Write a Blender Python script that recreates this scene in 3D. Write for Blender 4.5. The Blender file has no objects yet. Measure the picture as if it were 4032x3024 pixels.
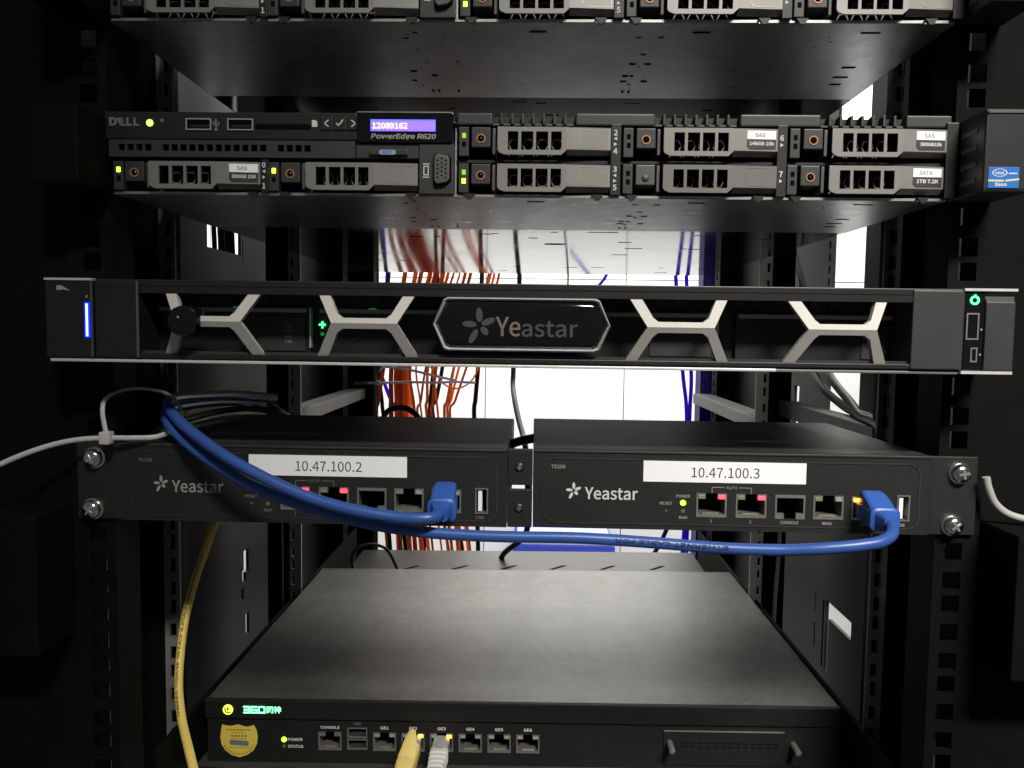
import bpy, bmesh, math, random
from mathutils import Vector, Matrix
random.seed(7)
S = 0.001                      # all dimensions below are in millimetres
scn = bpy.context.scene
COL = scn.collection

# ------------------------------------------------------------------ camera
cam_d = bpy.data.cameras.new('camera')
cam = bpy.data.objects.new('camera', cam_d); COL.objects.link(cam)
right = Vector((0.99953613, 0.02728949, 0.01352059))
down = Vector((0.01531851, -0.06678756, -0.99764962))
fwd = Vector((-0.02632234, 0.99739396, -0.06717461))
mw = Matrix.Identity(4)
for r in range(3):
    mw[r][0] = right[r]; mw[r][1] = -down[r]; mw[r][2] = -fwd[r]
mw.translation = Vector((5.974, -423.383, 84.937)) * S
cam.matrix_world = mw
cam_d.sensor_width = 36.0
cam_d.lens = 36.0 * 3112.09 / 4032.0
cam_d.clip_start = 0.01; cam_d.clip_end = 60
scn.camera = cam

# ------------------------------------------------------------------ world, lamps, exposure
w = bpy.data.worlds.new('World'); scn.world = w; w.use_nodes = True
bg = w.node_tree.nodes['Background']
bg.inputs[0].default_value = (0.9, 0.95, 1.0, 1); bg.inputs[1].default_value = 0.075

def area(name, loc, target, sx, sy, power, color, spread=180):
    l = bpy.data.lights.new(name, 'AREA'); l.shape = 'RECTANGLE'
    l.size = sx; l.size_y = sy; l.energy = power; l.color = color; l.spread = math.radians(spread)
    o = bpy.data.objects.new(name, l); COL.objects.link(o)
    o.location = loc
    d = Vector(target) - Vector(loc)
    o.rotation_euler = d.to_track_quat('-Z', 'Y').to_euler()
    return o
# fluorescent tube row over the aisle behind the rack, lighting the white wall
area('rear_aisle_lamp', (0.1, 2.05, 1.62), (0.1, 2.75, -0.4), 3.4, 1.3, 175, (1.0, 0.985, 0.95))
# ceiling lamp over the front aisle
area('front_aisle_lamp', (0.62, -1.25, 1.32), (0.40, 0.0, 0.0), 0.7, 0.16, 4.5, (1.0, 0.96, 0.88), 44)

vs = scn.view_settings
vs.view_transform = 'Standard'; vs.look = 'None'; vs.exposure = 0; vs.gamma = 1
vs.use_curve_mapping = False
try:
    scn.cycles.use_denoising = True
    scn.cycles.max_bounces = 8
    scn.cycles.sample_clamp_indirect = 6
    scn.cycles.caustics_reflective = False
    scn.cycles.caustics_refractive = False
except Exception:
    pass

# ------------------------------------------------------------------ materials
MATS = {}
def mat(name, col, rough=0.5, metal=0.0, spec=0.5, var=0.0, vscale=60, bump=0.0, bscale=900, stretch=(1, 1, 1), emit=None, estr=0, rvar=0.0, trans=0):
    m = bpy.data.materials.new(name); m.use_nodes = True
    nt = m.node_tree; b = nt.nodes['Principled BSDF']
    b.inputs['Base Color'].default_value = (*col, 1)
    b.inputs['Roughness'].default_value = rough
    b.inputs['Metallic'].default_value = metal
    b.inputs['Specular IOR Level'].default_value = spec
    if trans: b.inputs['Transmission Weight'].default_value = trans
    if emit:
        b.inputs['Emission Color'].default_value = (*emit, 1); b.inputs['Emission Strength'].default_value = estr
    if var or bump or rvar:
        tc = nt.nodes.new('ShaderNodeTexCoord'); mp = nt.nodes.new('ShaderNodeMapping')
        mp.inputs['Scale'].default_value = stretch
        nt.links.new(tc.outputs['Object'], mp.inputs['Vector'])
    if var or rvar:
        n = nt.nodes.new('ShaderNodeTexNoise'); n.inputs['Scale'].default_value = vscale; n.inputs['Detail'].default_value = 8; n.inputs['Roughness'].default_value = 0.65
        nt.links.new(mp.outputs[0], n.inputs['Vector'])
    if var:
        r = nt.nodes.new('ShaderNodeMapRange'); r.inputs['From Min'].default_value = 0.3; r.inputs['From Max'].default_value = 0.7
        r.inputs['To Min'].default_value = 1 - var; r.inputs['To Max'].default_value = 1 + var
        nt.links.new(n.outputs['Fac'], r.inputs['Value'])
        mx = nt.nodes.new('ShaderNodeMix'); mx.data_type = 'RGBA'; mx.blend_type = 'MULTIPLY'; mx.inputs['Factor'].default_value = 1
        mx.inputs['A'].default_value = (*col, 1)
        nt.links.new(r.outputs[0], mx.inputs['B']); nt.links.new(mx.outputs['Result'], b.inputs['Base Color'])
    if rvar:
        r2 = nt.nodes.new('ShaderNodeMapRange'); r2.inputs['From Min'].default_value = 0.3; r2.inputs['From Max'].default_value = 0.7
        r2.inputs['To Min'].default_value = max(0.02, rough - rvar); r2.inputs['To Max'].default_value = rough + rvar
        nt.links.new(n.outputs['Fac'], r2.inputs['Value']); nt.links.new(r2.outputs[0], b.inputs['Roughness'])
    if bump:
        n2 = nt.nodes.new('ShaderNodeTexNoise'); n2.inputs['Scale'].default_value = bscale; n2.inputs['Detail'].default_value = 3
        nt.links.new(mp.outputs[0], n2.inputs['Vector'])
        bp = nt.nodes.new('ShaderNodeBump'); bp.inputs['Strength'].default_value = bump; bp.inputs['Distance'].default_value = 0.0004
        nt.links.new(n2.outputs['Fac'], bp.inputs['Height']); nt.links.new(bp.outputs[0], b.inputs['Normal'])
    MATS[name] = m
    return m

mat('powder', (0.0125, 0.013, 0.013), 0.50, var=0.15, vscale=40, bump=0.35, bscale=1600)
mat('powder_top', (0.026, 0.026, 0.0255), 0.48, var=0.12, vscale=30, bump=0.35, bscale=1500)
mat('plastic', (0.012, 0.012, 0.013), 0.42, var=0.1, vscale=50, bump=0.12, bscale=1500)
mat('plastic_mid', (0.035, 0.035, 0.036), 0.45, var=0.1, vscale=60, bump=0.15, bscale=1400)
mat('plastic_grey', (0.085, 0.085, 0.083), 0.45, var=0.08, vscale=80)
mat('gloss', (0.006, 0.006, 0.007), 0.07)
mat('void', (0.002, 0.002, 0.002), 0.9, spec=0.1)
mat('rack', (0.0045, 0.0045, 0.0047), 0.68, spec=0.08, var=0.25, vscale=25, bump=0.2, bscale=900)
mat('rack_grey', (0.62, 0.62, 0.59), 0.5, metal=0.2, var=0.12, vscale=25, bump=0.1)
mat('rack_dim', (0.20, 0.20, 0.195), 0.55, var=0.15, vscale=25)
mat('panel_dark', (0.013, 0.0134, 0.0138), 0.6, var=0.2, vscale=15)
mat('pan_front', (0.80, 0.82, 0.85), 0.31, metal=0.85, var=0.04, vscale=90, rvar=0.05, bump=0.05, bscale=600)
mat('pan_rear', (0.09, 0.09, 0.088), 0.09, metal=0.0, spec=0.42, var=0.07, vscale=14, rvar=0.04)
mat('pan_lip', (0.40, 0.40, 0.37), 0.4, metal=0.8, var=0.2, vscale=120)
mat('carrier', (0.245, 0.238, 0.224), 0.42, metal=0.35, var=0.06, vscale=70, bump=0.06, bscale=2200)
mat('carrier_dark', (0.17, 0.165, 0.155), 0.45, metal=0.35, var=0.06, vscale=70)
mat('trim', (0.50, 0.485, 0.455), 0.62, metal=0.1, spec=0.3, var=0.04, vscale=300, bump=0.08, bscale=3000)
mat('silver', (0.75, 0.75, 0.74), 0.4, metal=0.45, rvar=0.08, vscale=80)
mat('chrome', (0.78, 0.76, 0.71), 0.17, metal=1.0, rvar=0.05, vscale=200)
mat('port_metal', (0.42, 0.42, 0.40), 0.38, metal=0.8, rvar=0.08, vscale=300)
mat('gold', (0.85, 0.72, 0.45), 0.3, metal=0.8)
mat('fw_top', (0.175, 0.173, 0.163), 0.46, metal=0.75, spec=0.7, var=0.36, vscale=300, bump=0.12, bscale=2600, rvar=0.08, stretch=(1, 1.5, 1))
mat('fw_front', (0.011, 0.011, 0.0115), 0.55, spec=0.35, var=0.15, vscale=40, bump=0.2, bscale=1200)
mat('case_steel', (0.20, 0.20, 0.197), 0.4, metal=0.6, var=0.06, vscale=30)
mat('shelf', (0.075, 0.075, 0.072), 0.45, metal=0.35, var=0.1, vscale=30)
mat('paper', (0.90, 0.905, 0.92), 0.65, var=0.02, vscale=30)
mat('ink', (0.012, 0.012, 0.014), 0.6)
mat('print_white', (0.62, 0.62, 0.60), 0.6)
mat('print_bright', (0.80, 0.80, 0.78), 0.6)
mat('print_grey', (0.30, 0.30, 0.29), 0.6)
mat('print_dim', (0.16, 0.16, 0.155), 0.6)
mat('logo_metal', (0.26, 0.245, 0.25), 0.25, metal=0.8)
mat('logo_warm', (0.60, 0.46, 0.36), 0.28, metal=0.8)
mat('ring', (0.50, 0.22, 0.10), 0.4, metal=0.3)
mat('wall', (0.82, 0.82, 0.80), 0.55, var=0.02, vscale=3)
mat('seam', (0.25, 0.25, 0.25), 0.7)
mat('floor', (0.25, 0.25, 0.24), 0.5, var=0.1, vscale=4)
mat('cable_blue', (0.034, 0.092, 0.33), 0.36, var=0.08, vscale=60, bump=0.04)
mat('boot_blue', (0.030, 0.10, 0.40), 0.42, var=0.05, vscale=60)
mat('cable_yellow', (0.85, 0.64, 0.16), 0.45, var=0.05, vscale=60)
mat('boot_yellow', (0.82, 0.66, 0.22), 0.5, var=0.05)
mat('cable_white', (0.66, 0.65, 0.62), 0.5)
mat('cable_pale', (0.36, 0.36, 0.34), 0.5)
mat('tie_white', (0.70, 0.70, 0.68), 0.4, var=0.04)
mat('cable_black', (0.014, 0.014, 0.014), 0.5, var=0.1)
mat('cable_grey', (0.085, 0.085, 0.082), 0.5, var=0.1)
mat('cable_orange', (0.62, 0.13, 0.025), 0.45, var=0.1, vscale=30)
mat('cable_rust', (0.34, 0.075, 0.025), 0.5, var=0.15, vscale=30)
mat('cable_violet', (0.045, 0.02, 0.48), 0.4)
mat('cable_green', (0.20, 0.23, 0.09), 0.5)
mat('tray_violet_glow', (0.020, 0.008, 0.24), 0.45)  # violet glow at the right rear, put into the tray's own colour
mat('box_blue', (0.035, 0.06, 0.52), 0.6, var=0.05, vscale=5)
mat('box_pale', (0.42, 0.44, 0.82), 0.6)
mat('clear', (0.80, 0.80, 0.78), 0.15, trans=0.55)
mat('shield', (0.80, 0.62, 0.10), 0.5, var=0.05, vscale=60)
mat('shield_ink', (0.15, 0.11, 0.02), 0.6)
mat('holo', (0.34, 0.36, 0.42), 0.3, metal=0.5)
mat('sticker_blue', (0.03, 0.16, 0.52), 0.3)
mat('sticker_band', (0.75, 0.62, 0.28), 0.4)
mat('est_blue', (0.25, 0.36, 0.58), 0.4)
mat('led_off_green', (0.10, 0.16, 0.05), 0.3)
mat('led_off_amber', (0.22, 0.21, 0.12), 0.3)
mat('led_off_grey', (0.32, 0.32, 0.29), 0.3)
def led(n, c, s): mat(n, c, 0.4, emit=c, estr=s)
led('led_lime', (0.48, 1.0, 0.03), 4.5)
led('led_lime_dim', (0.32, 0.75, 0.03), 0.42)
led('led_green', (0.04, 1.0, 0.16), 6)
led('led_green_dim', (0.03, 0.55, 0.12), 0.30)
led('led_green_text', (0.20, 1.0, 0.40), 3.0)
led('led_power', (0.42, 1.0, 0.10), 3.2)
led('led_red', (1.0, 0.014, 0.022), 13.0)
led('led_amber', (1.0, 0.38, 0.02), 9.0)
led('led_blue', (0.0, 0.006, 1.0), 14)
led('led_blue_core', (0.35, 0.45, 1.0), 2.6)
led('led_yellowgreen', (0.80, 0.95, 0.10), 1.5)
led('lcd', (0.30, 0.16, 0.80), 0.95)
led('lcd_edge', (0.12, 0.16, 1.0), 1.1)
led('lcd_text', (0.95, 0.75, 0.98), 1.0)

def translucent(name, col, fac):
    nt = MATS[name].node_tree; b = nt.nodes['Principled BSDF']; out = nt.nodes['Material Output']
    t = nt.nodes.new('ShaderNodeBsdfTranslucent'); t.inputs['Color'].default_value = (*col, 1)
    mx = nt.nodes.new('ShaderNodeMixShader'); mx.inputs[0].default_value = fac
    nt.links.new(b.outputs[0], mx.inputs[1]); nt.links.new(t.outputs[0], mx.inputs[2]); nt.links.new(mx.outputs[0], out.inputs['Surface'])
translucent('cable_orange', (1.0, 0.42, 0.16), 0.65)
translucent('cable_rust', (0.8, 0.34, 0.17), 0.6)
translucent('cable_violet', (0.25, 0.12, 1.0), 0.6)
translucent('tie_white', (0.9, 0.85, 0.95), 0.35)
translucent('tray_violet_glow', (0.25, 0.1, 1.0), 0.16)

def smudge(name, scale, lo, hi):
    nt = MATS[name].node_tree; b = nt.nodes['Principled BSDF']
    src = b.inputs['Base Color'].links[0].from_socket
    tc = nt.nodes.new('ShaderNodeTexCoord'); n = nt.nodes.new('ShaderNodeTexNoise'); n.inputs['Scale'].default_value = scale; n.inputs['Detail'].default_value = 6; n.inputs['Roughness'].default_value = 0.7
    r = nt.nodes.new('ShaderNodeMapRange'); r.inputs['From Min'].default_value = 0.34; r.inputs['From Max'].default_value = 0.62; r.inputs['To Min'].default_value = lo; r.inputs['To Max'].default_value = hi
    mx = nt.nodes.new('ShaderNodeMix'); mx.data_type = 'RGBA'; mx.blend_type = 'MULTIPLY'; mx.inputs['Factor'].default_value = 1
    nt.links.new(tc.outputs['Object'], n.inputs['Vector']); nt.links.new(n.outputs['Fac'], r.inputs['Value'])
    nt.links.new(src, mx.inputs['A']); nt.links.new(r.outputs[0], mx.inputs['B']); nt.links.new(mx.outputs['Result'], b.inputs['Base Color'])
smudge('fw_top', 26, 0.85, 1.06)
smudge('pan_front', 16, 0.86, 1.05)
smudge('powder_top', 14, 0.8, 1.15)

# ------------------------------------------------------------------ mesh building
ORG = {}
def org(o): return ORG.get(o.name, Vector((0, 0, 0)))

class MB:
    def __init__(s): s.v = []; s.f = []
    def add(s, vs, fs):
        n = len(s.v); s.v += [tuple(p) for p in vs]; s.f += [tuple(i + n for i in f) for f in fs]; return s
    def box(s, x0, x1, y0, y1, z0, z1, skip=''):
        vs = [(x0, y0, z0), (x1, y0, z0), (x1, y1, z0), (x0, y1, z0), (x0, y0, z1), (x1, y0, z1), (x1, y1, z1), (x0, y1, z1)]
        F = {'b': (0, 3, 2, 1), 't': (4, 5, 6, 7), 'f': (0, 1, 5, 4), 'r': (1, 2, 6, 5), 'k': (2, 3, 7, 6), 'l': (3, 0, 4, 7)}
        return s.add(vs, [F[k] for k in F if k not in skip])
    def prism(s, pts, y0, y1):            # outline in x,z extruded in y
        n = len(pts)
        a = sum(pts[i][0] * pts[(i + 1) % n][1] - pts[(i + 1) % n][0] * pts[i][1] for i in range(n))
        if a < 0: pts = pts[::-1]
        vs = [(p[0], y0, p[1]) for p in pts] + [(p[0], y1, p[1]) for p in pts]
        fs = [tuple(range(n)), tuple(range(2 * n - 1, n - 1, -1))]
        fs += [(i, i + n, (i + 1) % n + n, (i + 1) % n) for i in range(n)]
        return s.add(vs, fs)
    def sheet(s, pts3, t):                # quad list of 3d outline points with thickness along y
        n = len(pts3)
        vs = list(pts3) + [(p[0], p[1] + t, p[2]) for p in pts3]
        fs = [tuple(range(n)), tuple(range(2 * n - 1, n - 1, -1))] + [(i, i + n, (i + 1) % n + n, (i + 1) % n) for i in range(n)]
        return s.add(vs, fs)
    def disc(s, cx, cz, r, y0, y1, n=20, rz=None):
        return s.prism([(cx + r * math.cos(2 * math.pi * i / n), cz + (rz or r) * math.sin(2 * math.pi * i / n)) for i in range(n)], y0, y1)
    def ringp(s, cx, cz, ro, ri, y0, y1, n=24):
        vs = []; fs = []
        for i in range(n):
            c, d = math.cos(2 * math.pi * i / n), math.sin(2 * math.pi * i / n)
            vs += [(cx + ro * c, y0, cz + ro * d), (cx + ri * c, y0, cz + ri * d), (cx + ro * c, y1, cz + ro * d), (cx + ri * c, y1, cz + ri * d)]
        for i in range(n):
            a = 4 * i; b = 4 * ((i + 1) % n)
            fs += [(a, b, b + 1, a + 1), (a + 2, a + 3, b + 3, b + 2), (a, a + 2, b + 2, b), (a + 1, b + 1, b + 3, a + 3)]
        return s.add(vs, fs)
    def lathe(s, cx, cz, prof, n=28):     # prof: (radius, y), axis along y
        vs = []; fs = []; m = len(prof)
        for i in range(n):
            c, d = math.cos(2 * math.pi * i / n), math.sin(2 * math.pi * i / n)
            vs += [(cx + r * c, y, cz + r * d) for r, y in prof]
        for i in range(n):
            for j in range(m - 1):
                a = i * m + j; b = ((i + 1) % n) * m + j
                fs.append((a, a + 1, b + 1, b))
        return s.add(vs, fs)
    def frame(s, x0, x1, z0, z1, t, y0, y1):
        s.box(x0, x1, y0, y1, z0, z0 + t); s.box(x0, x1, y0, y1, z1 - t, z1)
        s.box(x0, x0 + t, y0, y1, z0 + t, z1 - t); return s.box(x1 - t, x1, y0, y1, z0 + t, z1 - t)
    def stroke(s, pts, wd, y0, y1):       # flat polyline stroke in x,z
        for (a, b) in zip(pts, pts[1:]):
            d = Vector((b[0] - a[0], b[1] - a[1])); L = d.length
            if L < 1e-6: continue
            d /= L; n = Vector((-d[1], d[0])) * wd / 2; e = d * wd * 0.3
            s.prism([(a[0] - e[0] + n[0], a[1] - e[1] + n[1]), (a[0] - e[0] - n[0], a[1] - e[1] - n[1]), (b[0] + e[0] - n[0], b[1] + e[1] - n[1]), (b[0] + e[0] + n[0], b[1] + e[1] + n[1])], y0, y1)
        return s
    def tube(s, path, r, n=10, sub=6, flat=1.0, smooth=True):
        P = [Vector(p) for p in path]
        if smooth and len(P) > 2:
            Q = []
            E = [P[0] * 2 - P[1]] + P + [P[-1] * 2 - P[-2]]
            for i in range(1, len(E) - 2):
                p0, p1, p2, p3 = E[i - 1:i + 3]
                for k in range(sub):
                    t = k / sub
                    Q.append(0.5 * ((2 * p1) + (p2 - p0) * t + (2 * p0 - 5 * p1 + 4 * p2 - p3) * t * t + (3 * p1 - p0 - 3 * p2 + p3) * t ** 3))
            Q.append(P[-1]); P = Q
        t0 = (P[1] - P[0]).normalized()
        u = t0.orthogonal().normalized()
        if abs(t0.z) < 0.9: u = (Vector((0, 0, 1)) - t0 * t0.z).normalized()
        vs = []; fs = []
        for i, p in enumerate(P):
            t = (P[min(i + 1, len(P) - 1)] - P[max(i - 1, 0)]).normalized()
            u = (u - t * u.dot(t)).normalized(); q = t.cross(u)
            rr = r(i / (len(P) - 1)) if callable(r) else r
            for k in range(n):
                a = 2 * math.pi * k / n
                vs.append(p + u * math.cos(a) * rr + q * math.sin(a) * rr * flat)
        m = len(P)
        for i in range(m - 1):
            for k in range(n):
                a = i * n + k; b = i * n + (k + 1) % n
                fs.append((a, b, b + n, a + n))
        fs.append(tuple(range(n - 1, -1, -1))); fs.append(tuple(range((m - 1) * n, m * n)))
        return s.add(vs, fs)
    def loft(s, secs, n=16, pw=4.0):      # superellipse sections: (center, half width, half height) along -y
        vs = []; fs = []
        for (c, a, b) in secs:
            for k in range(n):
                t = 2 * math.pi * (k + .5) / n; ct, st = math.cos(t), math.sin(t)
                vs.append((c[0] + a * math.copysign(abs(ct) ** (2 / pw), ct), c[1], c[2] + b * math.copysign(abs(st) ** (2 / pw), st)))
        for i in range(len(secs) - 1):
            for k in range(n):
                A = i * n + k; B = i * n + (k + 1) % n
                fs.append((A, A + n, B + n, B))
        fs.append(tuple(range(n))); fs.append(tuple(range(len(secs) * n - 1, (len(secs) - 1) * n - 1, -1)))
        return s.add(vs, fs)
    def build(s, name, m, parent=None, bevel=0, smooth=False, label=None, cat=None, group=None, kind=None, fix=True):
        o3 = None
        if parent is not None: o3 = org(parent)
        else:
            xs, ys, zs = zip(*s.v); o3 = Vector(((min(xs) + max(xs)) / 2, (min(ys) + max(ys)) / 2, min(zs)))
        me = bpy.data.meshes.new(name)
        me.from_pydata([((p[0] - o3[0]) * S, (p[1] - o3[1]) * S, (p[2] - o3[2]) * S) for p in s.v], [], s.f)
        bm = bmesh.new(); bm.from_mesh(me)
        if fix: bmesh.ops.recalc_face_normals(bm, faces=bm.faces)
        if bevel:
            bmesh.ops.bevel(bm, geom=[e for e in bm.edges if len(e.link_faces) == 2 and e.calc_face_angle(0) > 0.5], offset=bevel * S, segments=2, affect='EDGES', profile=0.6, clamp_overlap=True)
        if smooth:
            for f in bm.faces: f.smooth = True
            for e in bm.edges:
                if len(e.link_faces) == 2 and e.calc_face_angle(0) > 0.7: e.smooth = False
        bm.to_mesh(me); bm.free()
        me.materials.append(MATS[m])
        o = bpy.data.objects.new(name, me); COL.objects.link(o)
        if parent is not None:
            o.parent = parent; ORG[o.name] = o3
        else:
            o.location = o3 * S; ORG[o.name] = o3
        if label: o['label'] = label
        if cat: o['category'] = cat
        if group: o['group'] = group
        if kind: o['kind'] = kind
        return o

def thing(name, loc, label, cat, group=None, kind=None):
    o = bpy.data.objects.new(name, None); COL.objects.link(o)
    o.empty_display_size = 0.02
    o.location = Vector(loc) * S; ORG[o.name] = Vector(loc)
    if kind: o['kind'] = kind
    if label: o['label'] = label
    if cat: o['category'] = cat
    if group: o['group'] = group
    return o

def holed(rect, holes, axis='xz'):        # rectangular plate outline minus rectangular holes -> list of rectangles
    u0, u1, v0, v1 = rect
    vsn = sorted({v0, v1, *[h[2] for h in holes if v0 < h[2] < v1], *[h[3] for h in holes if v0 < h[3] < v1]})
    out = []
    for a, b in zip(vsn, vsn[1:]):
        mid = (a + b) / 2
        cuts = sorted((max(u0, h[0]), min(u1, h[1])) for h in holes if h[2] < mid < h[3])
        x = u0
        for c in cuts:
            if c[0] > x: out.append((x, c[0], a, b))
            x = max(x, c[1])
        if x < u1: out.append((x, u1, a, b))
    return out
def plate_xz(mb, rect, holes, y0, y1):
    for (a, b, c, d) in holed(rect, holes): mb.box(a, b, y0, y1, c, d)
    return mb
def plate_yz(mb, rect, holes, x0, x1):
    for (a, b, c, d) in holed(rect, holes): mb.box(x0, x1, a, b, c, d)
    return mb

FONT = None
try:                                      # the sans that ships with Blender itself
    import os
    FONT = bpy.data.fonts.load(os.path.join(bpy.utils.system_resource('DATAFILES'), 'fonts', 'Noto Sans CJK Regular.woff2'))
except Exception:
    FONT = None
def glyphs(txt, bold=0.0):
    c = bpy.data.curves.new('lettering', 'FONT'); c.font = FONT or c.font; c.body = txt; c.size = 1.0; c.offset = bold; c.resolution_u = 3
    o = bpy.data.objects.new('lettering_tmp', c); COL.objects.link(o)
    dg = bpy.context.evaluated_depsgraph_get(); dg.update()
    me = o.evaluated_get(dg).to_mesh()
    vs = [(v.co.x, v.co.y) for v in me.vertices]; fs = [tuple(p.vertices) for p in me.polygons]
    o.evaluated_get(dg).to_mesh_clear()
    bpy.data.objects.remove(o); bpy.data.curves.remove(c)
    return vs, fs
GC = {}
def text(txt, x, z, y, h=None, wd=None, m='print_white', parent=None, bold=0.012, shear=0.0, align='c', t=0.06, name='lettering', ycurve=None):
    """text facing -y, centred at x (or left aligned); z is the vertical middle; h the drawn height, wd the drawn width"""
    bold *= .45
    k = (txt, bold)
    if k not in GC: GC[k] = glyphs(txt, bold)
    vs, fs = GC[k]
    if not vs: return None
    xs = [p[0] for p in vs]; zs = [p[1] for p in vs]
    bw, bh = max(xs) - min(xs), max(zs) - min(zs)
    sz = h / bh if h else wd / bw
    sx = wd / bw if wd else sz
    ox = x - (min(xs) + bw / 2) * sx if align == 'c' else x - min(xs) * sx
    oz = z - (min(zs) + bh / 2) * sz
    mb = MB(); out = []
    for p in vs:
        px = ox + p[0] * sx; pz = oz + p[1] * sz
        px += shear * (pz - z)
        out.append((px, (ycurve(px) if ycurve else y) - t, pz))
    mb.add(out, fs)
    return mb.build(name, m, parent, fix=False)

def petals(mb, cx, cz, s, y0, y1):        # the five-petal flower mark
    for (ang, dist, a, b) in ((92, 0.60, 0.44, 0.20), (22, 0.56, 0.44, 0.20), (-50, 0.46, 0.30, 0.20), (-118, 0.78, 0.48, 0.19), (176, 0.60, 0.44, 0.19)):
        t = math.radians(ang); px, pz = cx + math.cos(t) * dist * s, cz + math.sin(t) * dist * s
        pts = []
        for i in range(16):
            q = 2 * math.pi * i / 16; u, v = a * s * math.cos(q), b * s * math.sin(q)
            pts.append((px + u * math.cos(t) - v * math.sin(t), pz + u * math.sin(t) + v * math.cos(t)))
        mb.prism(pts, y0, y1)
    return mb

# ------------------------------------------------------------------ setting: wall, floor
wall = MB().box(-2600, 2800, 3012, 3060, -1350, 1700).build('wall', 'seam', kind='structure')
for i in range(9):
    for j, (za, zb) in enumerate(((-1350, -891), (-891, 309), (309, 1509))):
        xa = -2600 + 600 * i
        MB().box(xa + 2, xa + 598, 3000, 3011, za + 2, zb - 2).build('wall_panel', 'wall', wall)
MB().add([(-2600, -1500, -1350), (2800, -1500, -1350), (2800, 3012, -1350), (-2600, 3012, -1350)], [(0, 1, 2, 3)]).build('floor', 'floor', kind='structure')

# blue carton against the far wall
bx = thing('carton', (140, 2850, -1350), 'bright blue carton standing far behind the rack by the white wall', 'carton')
MB().box(-65, 345, 2700, 2990, -1350, -772).build('carton_body', 'box_blue', bx, bevel=3)
MB().box(-50, 330, 2701, 2989, -771, -745).build('carton_lid', 'box_pale', bx, bevel=3)
pts = [(0, .9), (.02, .3), (.08, .02), (.2, .1), (.27, .2), (.3, .85), (.33, .1), (.37, .45), (.42, .1), (.47, .3), (.52, .5), (.5, .1), (.58, .15), (.66, .6), (.62, .05), (.72, .3), (.78, .5), (.8, .05), (.86, .35), (.92, .1), (.97, .4), (1, .1)]
MB().stroke([(2 + 168 * a, -848 + 46 * b) for a, b in pts], 13, 2697, 2699.5).build('printed_mark', 'ink', bx)

# ------------------------------------------------------------------ the rack
rack = thing('server_rack', (0, 350, -1349), 'black server rack frame whose perforated posts carry all the equipment', 'rack')
hole_z = []
z = 14.29 + 5 * 44.45
pat = [15.875, 12.7, 15.875]
# going down from the upper gateway screw: 15.9, 12.7, 15.9 | 15.9, 12.7, 15.9 ...
zz = 14.29 + 7 * 44.45; k = 0
seq = [15.875, 12.7, 15.875]
while zz > -420:
    hole_z.append(zz); zz -= seq[k % 3]; k += 1
ZT, ZB = 420, -1349
for sx in (-1, 1):
    def X(a, b): return (a, b) if sx > 0 else (-b, -a)
    # front post face with square holes
    a, b = X(222.6, 246)
    hx = X(227.75, 237.25)
    m = MB(); plate_xz(m, (a, b, ZB, ZT), [(hx[0], hx[1], h - 4.75, h + 4.75) for h in hole_z], 0, 2)
    fp = m.build('front_post', 'rack', rack)
    a2, b2 = X(222.6, 224.4)
    MB().box(a2, b2, 2.05, 26, ZB, ZT).build('post_flange', 'rack', rack)
    a2, b2 = X(225, 243)
    MB().box(a2, b2, 27, 29, ZB, ZT).build('added_hole_backing', 'rack_dim', rack)  # added plate, its grey stands in for rear light on the post's inside
    a2, b2 = X(247, 300)
    MB().box(a2, b2, 3, 70, ZB, ZT).build('frame_column', 'rack', rack)
    # rear flange of the front post
    a, b = X(228.5, 239); hx = X(231.2, 235.8)
    m = MB(); plate_xz(m, (a, b, ZB, ZT), [(hx[0], hx[1], h - 4.5, h + 4.5) for h in hole_z], 90, 92)
    m.build('post_rear_flange', 'rack_dim', rack)
    a, b = X(239.1, 262)
    MB().box(a, b, 88, 122, ZB, ZT).build('inner_column', 'rack', rack)
    a, b = X(230.6, 236.4)
    MB().box(a, b, 95, 97, ZB, ZT).build('added_dark_backing', 'rack', rack)  # added black strip in place of the shade behind the flange holes
    # middle posts
    a, b = X(219, 231); hx = X(226, 228.7)
    m = MB(); plate_xz(m, (a, b, ZB, ZT), [(hx[0], hx[1], h - 4.2, h + 4.2) for h in hole_z], 335, 337)
    m.build('middle_post', 'rack_grey', rack)
    a, b = X(231.1, 252)
    MB().box(a, b, 334, 372, ZB, ZT).build('middle_column', 'rack', rack)
    a, b = X(225.4, 229.4)
    MB().box(a, b, 340, 342, ZB, ZT).build('added_hole_backing', 'rack', rack)  # added strip, painted black so the holes look shaded
    # rear posts
    a, b = X(259.5, 266); hx = X(261.2, 263.2)
    m = MB(); plate_xz(m, (a, b, ZB, ZT), [(hx[0], hx[1], h - 4.2, h + 4.2) for h in hole_z], 700, 702)
    m.build('rear_post', 'rack_grey', rack)
    a, b = X(266.1, 300)
    MB().box(a, b, 699, 760, ZB, ZT).build('rear_column', 'rack', rack)
    a, b = X(260.6, 263.8)
    MB().box(a, b, 704, 706, ZB, ZT).build('added_hole_backing', 'rack', rack)  # added black strip, shade of the rear post holes as colour
    # side struts running front to back at the gateway height
    a, b = X(240, 258)
    MB().box(a, b, 123, 333, 8, 22).build('side_strut', 'rack_dim', rack, bevel=1)
    a, b = X(233, 258)
    MB().box(a, b, 374, 698, -14, 0).build('side_strut', 'rack_dim', rack, bevel=1)
    # cable brackets beside the front posts
    a, b = X(247.2, 300)
    MB().box(a, b, -32, 1.5, -87, -13).build('cable_bracket', 'rack', rack, bevel=1.5)
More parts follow.
